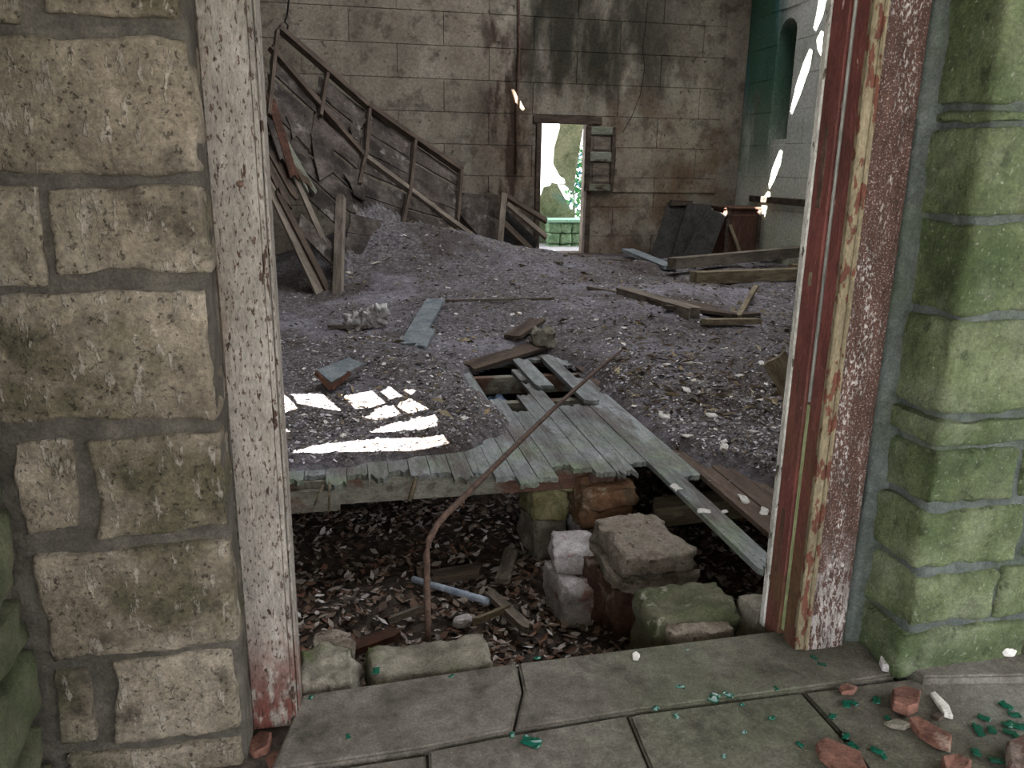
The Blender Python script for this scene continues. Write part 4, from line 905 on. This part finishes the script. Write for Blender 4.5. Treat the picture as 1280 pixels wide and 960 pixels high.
sill((385,826), (440,812), 2.44, 2.6, -.5, -.1, 'stone_buff', 'yellowish stone sunk behind the flat grey stone', 236)
# pit oddments
p0, p1 = on_z(516,724,PIT+.06), on_z(612,752,PIT+.06)
o = tube('pale_pipe', [p0, p0.lerp(p1,.5), p1], .017, 'pipe', n=10); tag(o, 'pale blue-white pipe lying on the pit leaves', 'pipe')
o = stone(580,786,PIT+.02, (.085,.06,.04), 'stone_white', 'small white stone on the pit leaves', 241)
for i, (a, b, mt, lb) in enumerate([((432,818),(496,795),'rust','red-brown rotten board lying near the cream post'),((487,779),(526,764),'wood','grey stick behind the iron rod foot'),((594,780),(634,764),'wood_pale','pale twig beside the small white stone'),((612,745),(660,790),'wood','grey rotten batten leading from the pale pipe'),((540,725),(600,716),'wood_dark','dark plank lying under the floor edge'),((628,730),(640,690),'wood','grey board end near the yellow-grey pier')]):
    W = (.07,.02,.018,.05,.1,.07)[i]
    o = plank('pit_stick' if i in (1,2) else 'pit_board', on_z(*a, PIT+.06), on_z(*b, PIT+.08), W, .03, mt, None, seed=i+60, rag=(.02,.02)); tag(o, lb, 'stick' if i in (1,2) else 'board')
# fallen joist and dark planks at the right of the pit
a, b = on_y(815,640,3.72), on_y(1010,650,3.72)
o = plank('fallen_joist', (a.x, 3.72, a.z-.06), (a.x+1.1, 3.74, a.z-.03), .14, .11, 'wood_pale', None, seed=71, rag=(.04,.04)); tag(o, 'fallen joist stub lying under the long floor board', 'joist')
o = plank('blue_plastic_bag', on_z(615,505,PIT+.3), on_z(650,510,PIT+.3), .25, .05, 'bluebag', None, seed=72, rag=(.05,.05), warp=.12); tag(o, 'blue plastic bag seen down through the floor hole', 'bag')

# ================================================================== BITS ON THE THRESHOLD
def shard(px, mat, label, cat, th=.02, z=0.0, seed=1, tilt=.0, name='brick_shard', group=None):
    c = [on_z(x, y, z) for x, y in px]; n = len(c); ctr = sum(c, Vector())/n
    V = [(p.x-ctr.x, p.y-ctr.y, 0) for p in c]+[((p.x-ctr.x)*(.94+.1*n3(p,30,seed)), (p.y-ctr.y)*(.94+.1*n3(p,30,seed+2)), th*(1+.5*n3(p,25,seed))) for p in c]
    o = mesh_obj(name, V, [tuple(range(n))[::-1], tuple(range(n,2*n))]+[(i,(i+1)%n,n+(i+1)%n,n+i) for i in range(n)], mat)
    o.location = (ctr.x, ctr.y, z-.002); bev(o, th*.12); tag(o, label, cat, group); return o
shard([(1113,870),(1128,864),(1150,874),(1147,890),(1135,897),(1114,888)], 'brick', 'chunky orange brick shard on the mossy slab', 'brick shard', .03, seed=1)
shard([(1133,905),(1145,899),(1190,926),(1188,941),(1170,936),(1148,922)], 'brick', 'long pinkish brick shard beside the white splinter', 'brick shard', .022, seed=2)
shard([(1018,934),(1030,928),(1075,944),(1086,968),(1050,972),(1024,950)], 'brick', 'flat red tile shard on the front slab', 'brick shard', .02, seed=3)
shard([(1048,861),(1060,857),(1072,862),(1066,869),(1052,868)], 'brick', 'small brick chip on the slab joint', 'brick shard', .015, seed=4)
shard([(1000,786),(1012,782),(1025,790),(1022,802),(1010,801)], 'brick', 'rounded brick chip at the foot of the brown casing', 'brick shard', .03, seed=5)
shard([(1098,830),(1108,826),(1116,832),(1112,841),(1102,839)], 'stone_white', 'pink-white stone chip at the green wall corner', 'stone chip', .03, seed=6)
shard([(1162,868),(1167,866),(1186,884),(1191,899),(1180,896)], 'paper', 'long white splinter on the right slab', 'splinter', .012, seed=7, name='white_splinter')
shard([(1163,896),(1170,892),(1180,897),(1174,902)], 'wood_dark', 'dark wood chip beside the white splinter', 'chip', .012, seed=8, name='wood_chip')
shard([(1104,905),(1120,903),(1140,908),(1130,913),(1112,910)], 'stone_grey', 'grey mortar crumb beside the pinkish brick shard', 'chip', .015, seed=9, name='mortar_chip')
shard([(1175,955),(1195,948),(1215,958),(1205,975),(1180,972)], 'brick', 'red brick corner at the front of the right slab', 'brick shard', .025, seed=10)
shard([(1255,938),(1285,928),(1300,950),(1280,975),(1258,968)], 'brick_dark', 'dark red brick lump beyond the green glass pile', 'brick shard', .04, seed=11)
shard([(306,940),(326,922),(342,932),(338,950),(318,958)], 'brick', 'orange brick piece at the foot of the cream post', 'brick shard', .04, z=-.05, seed=12)
shard([(330,955),(345,945),(362,956),(355,972),(336,972)], 'brick', 'red brick piece in front of the cream post', 'brick shard', .03, z=-.05, seed=13)
shard([(300,920),(312,908),(322,916),(314,930)], 'brick_dark', 'dark brick crumb against the limestone wall', 'brick shard', .03, z=-.05, seed=14)
shard([(790,820),(795,817),(800,821),(797,826),(791,825)], 'paper', 'tiny white ring-like chip on the threshold slab', 'chip', .01, seed=15, name='white_chip')
for i, (x, y, s, mt, lb) in enumerate([(1196,812,.05,'stone_white','white stone crumb under the green wall'),(1225,808,.05,'wood_dark','dark bark piece under the green wall'),(1245,806,.06,'stone_buff','buff stone crumb under the green wall'),(1268,806,.07,'brick','brown brick piece standing under the green wall'),(1255,818,.05,'paper','white chip lying near the brown brick piece'),(1212,816,.045,'wood','grey splinter lying against the green wall foot')]):
    p = on_z(x, y, .022); o = rough_box('rubble_piece', (p.x-s*.6,p.x+s*.6,p.y-s*.35,p.y+s*.35,.018,.02+s*.6), mt, None, 260+i, cuts=(5,4,4), r=.01, amp=.012, fs=20, rot=i*.7); tag(o, lb, 'rubble piece', 'rubble under the green wall')
gl = [(565,845,2),(470,838,3),(435,920,2),(455,930,1),(640,918,2),(664,927,5),(672,822,2),(715,875,1),(850,858,2.5),(893,872,4),(910,868,3),(820,885,2),(860,812,1.5),(846,895,2),(965,897,2),(928,880,1.5),(995,802,1.5),(1008,810,1.5),(1018,822,2.5),(1027,830,2.5),(970,860,2),(1058,880,3),(1067,878,2.5),(1096,875,3),(1040,895,2.5),(1057,920,2.5),(1060,934,4.5),(1096,938,3),(1105,945,2),(1110,897,2),(1144,836,3),(1230,897,3),(1258,882,3.5),(1268,893,3),(1262,905,3.5),(1240,912,3),(1225,915,3),(1275,908,4),(1220,940,3),(1245,950,3),(1262,915,3),(1274,922,3),(1222,908,2.5),(388,872,2),(905,945,1.5),(930,915,1.5),(1000,930,2),(1190,960,2.5)]
gb_ = None; rg3 = random.Random(5)
for (x, y, s) in gl:
    p = on_z(x, y, 0)
    if gb_ is None: gb_ = rough_box('glass_chip', (-.5,.5,-.4,.4,0,.3), 'glass', None, 290, cuts=(4,3,2), r=.05, amp=.16, fs=2.2, edge=.15); gb_.data.polygons.foreach_set('use_smooth', [False]*len(gb_.data.polygons)); o = gb_
    else: o = copy(gb_)
    k = s*.0062; o.scale = (k*1.7, k*1.4, k*.8); o.location = (p.x, p.y, -.002); o.rotation_euler = (0, 0, rg3.uniform(0,6)); 
    lb = 'green glass chip in the pile on the right slab beyond the white splinter' if x > 1200 else 'large dark green glass chip on the front slabs' if s >= 4 else 'green glass chip among the brick shards' if x > 1025 else 'small green glass chip on the back slabs near the brown casing' if x > 940 and y < 870 else 'green glass chip along the left stretch of the threshold' if x < 760 else 'green glass chip on the mossy middle slabs'
    tag(o, lb, 'glass chip', 'glass: '+lb)
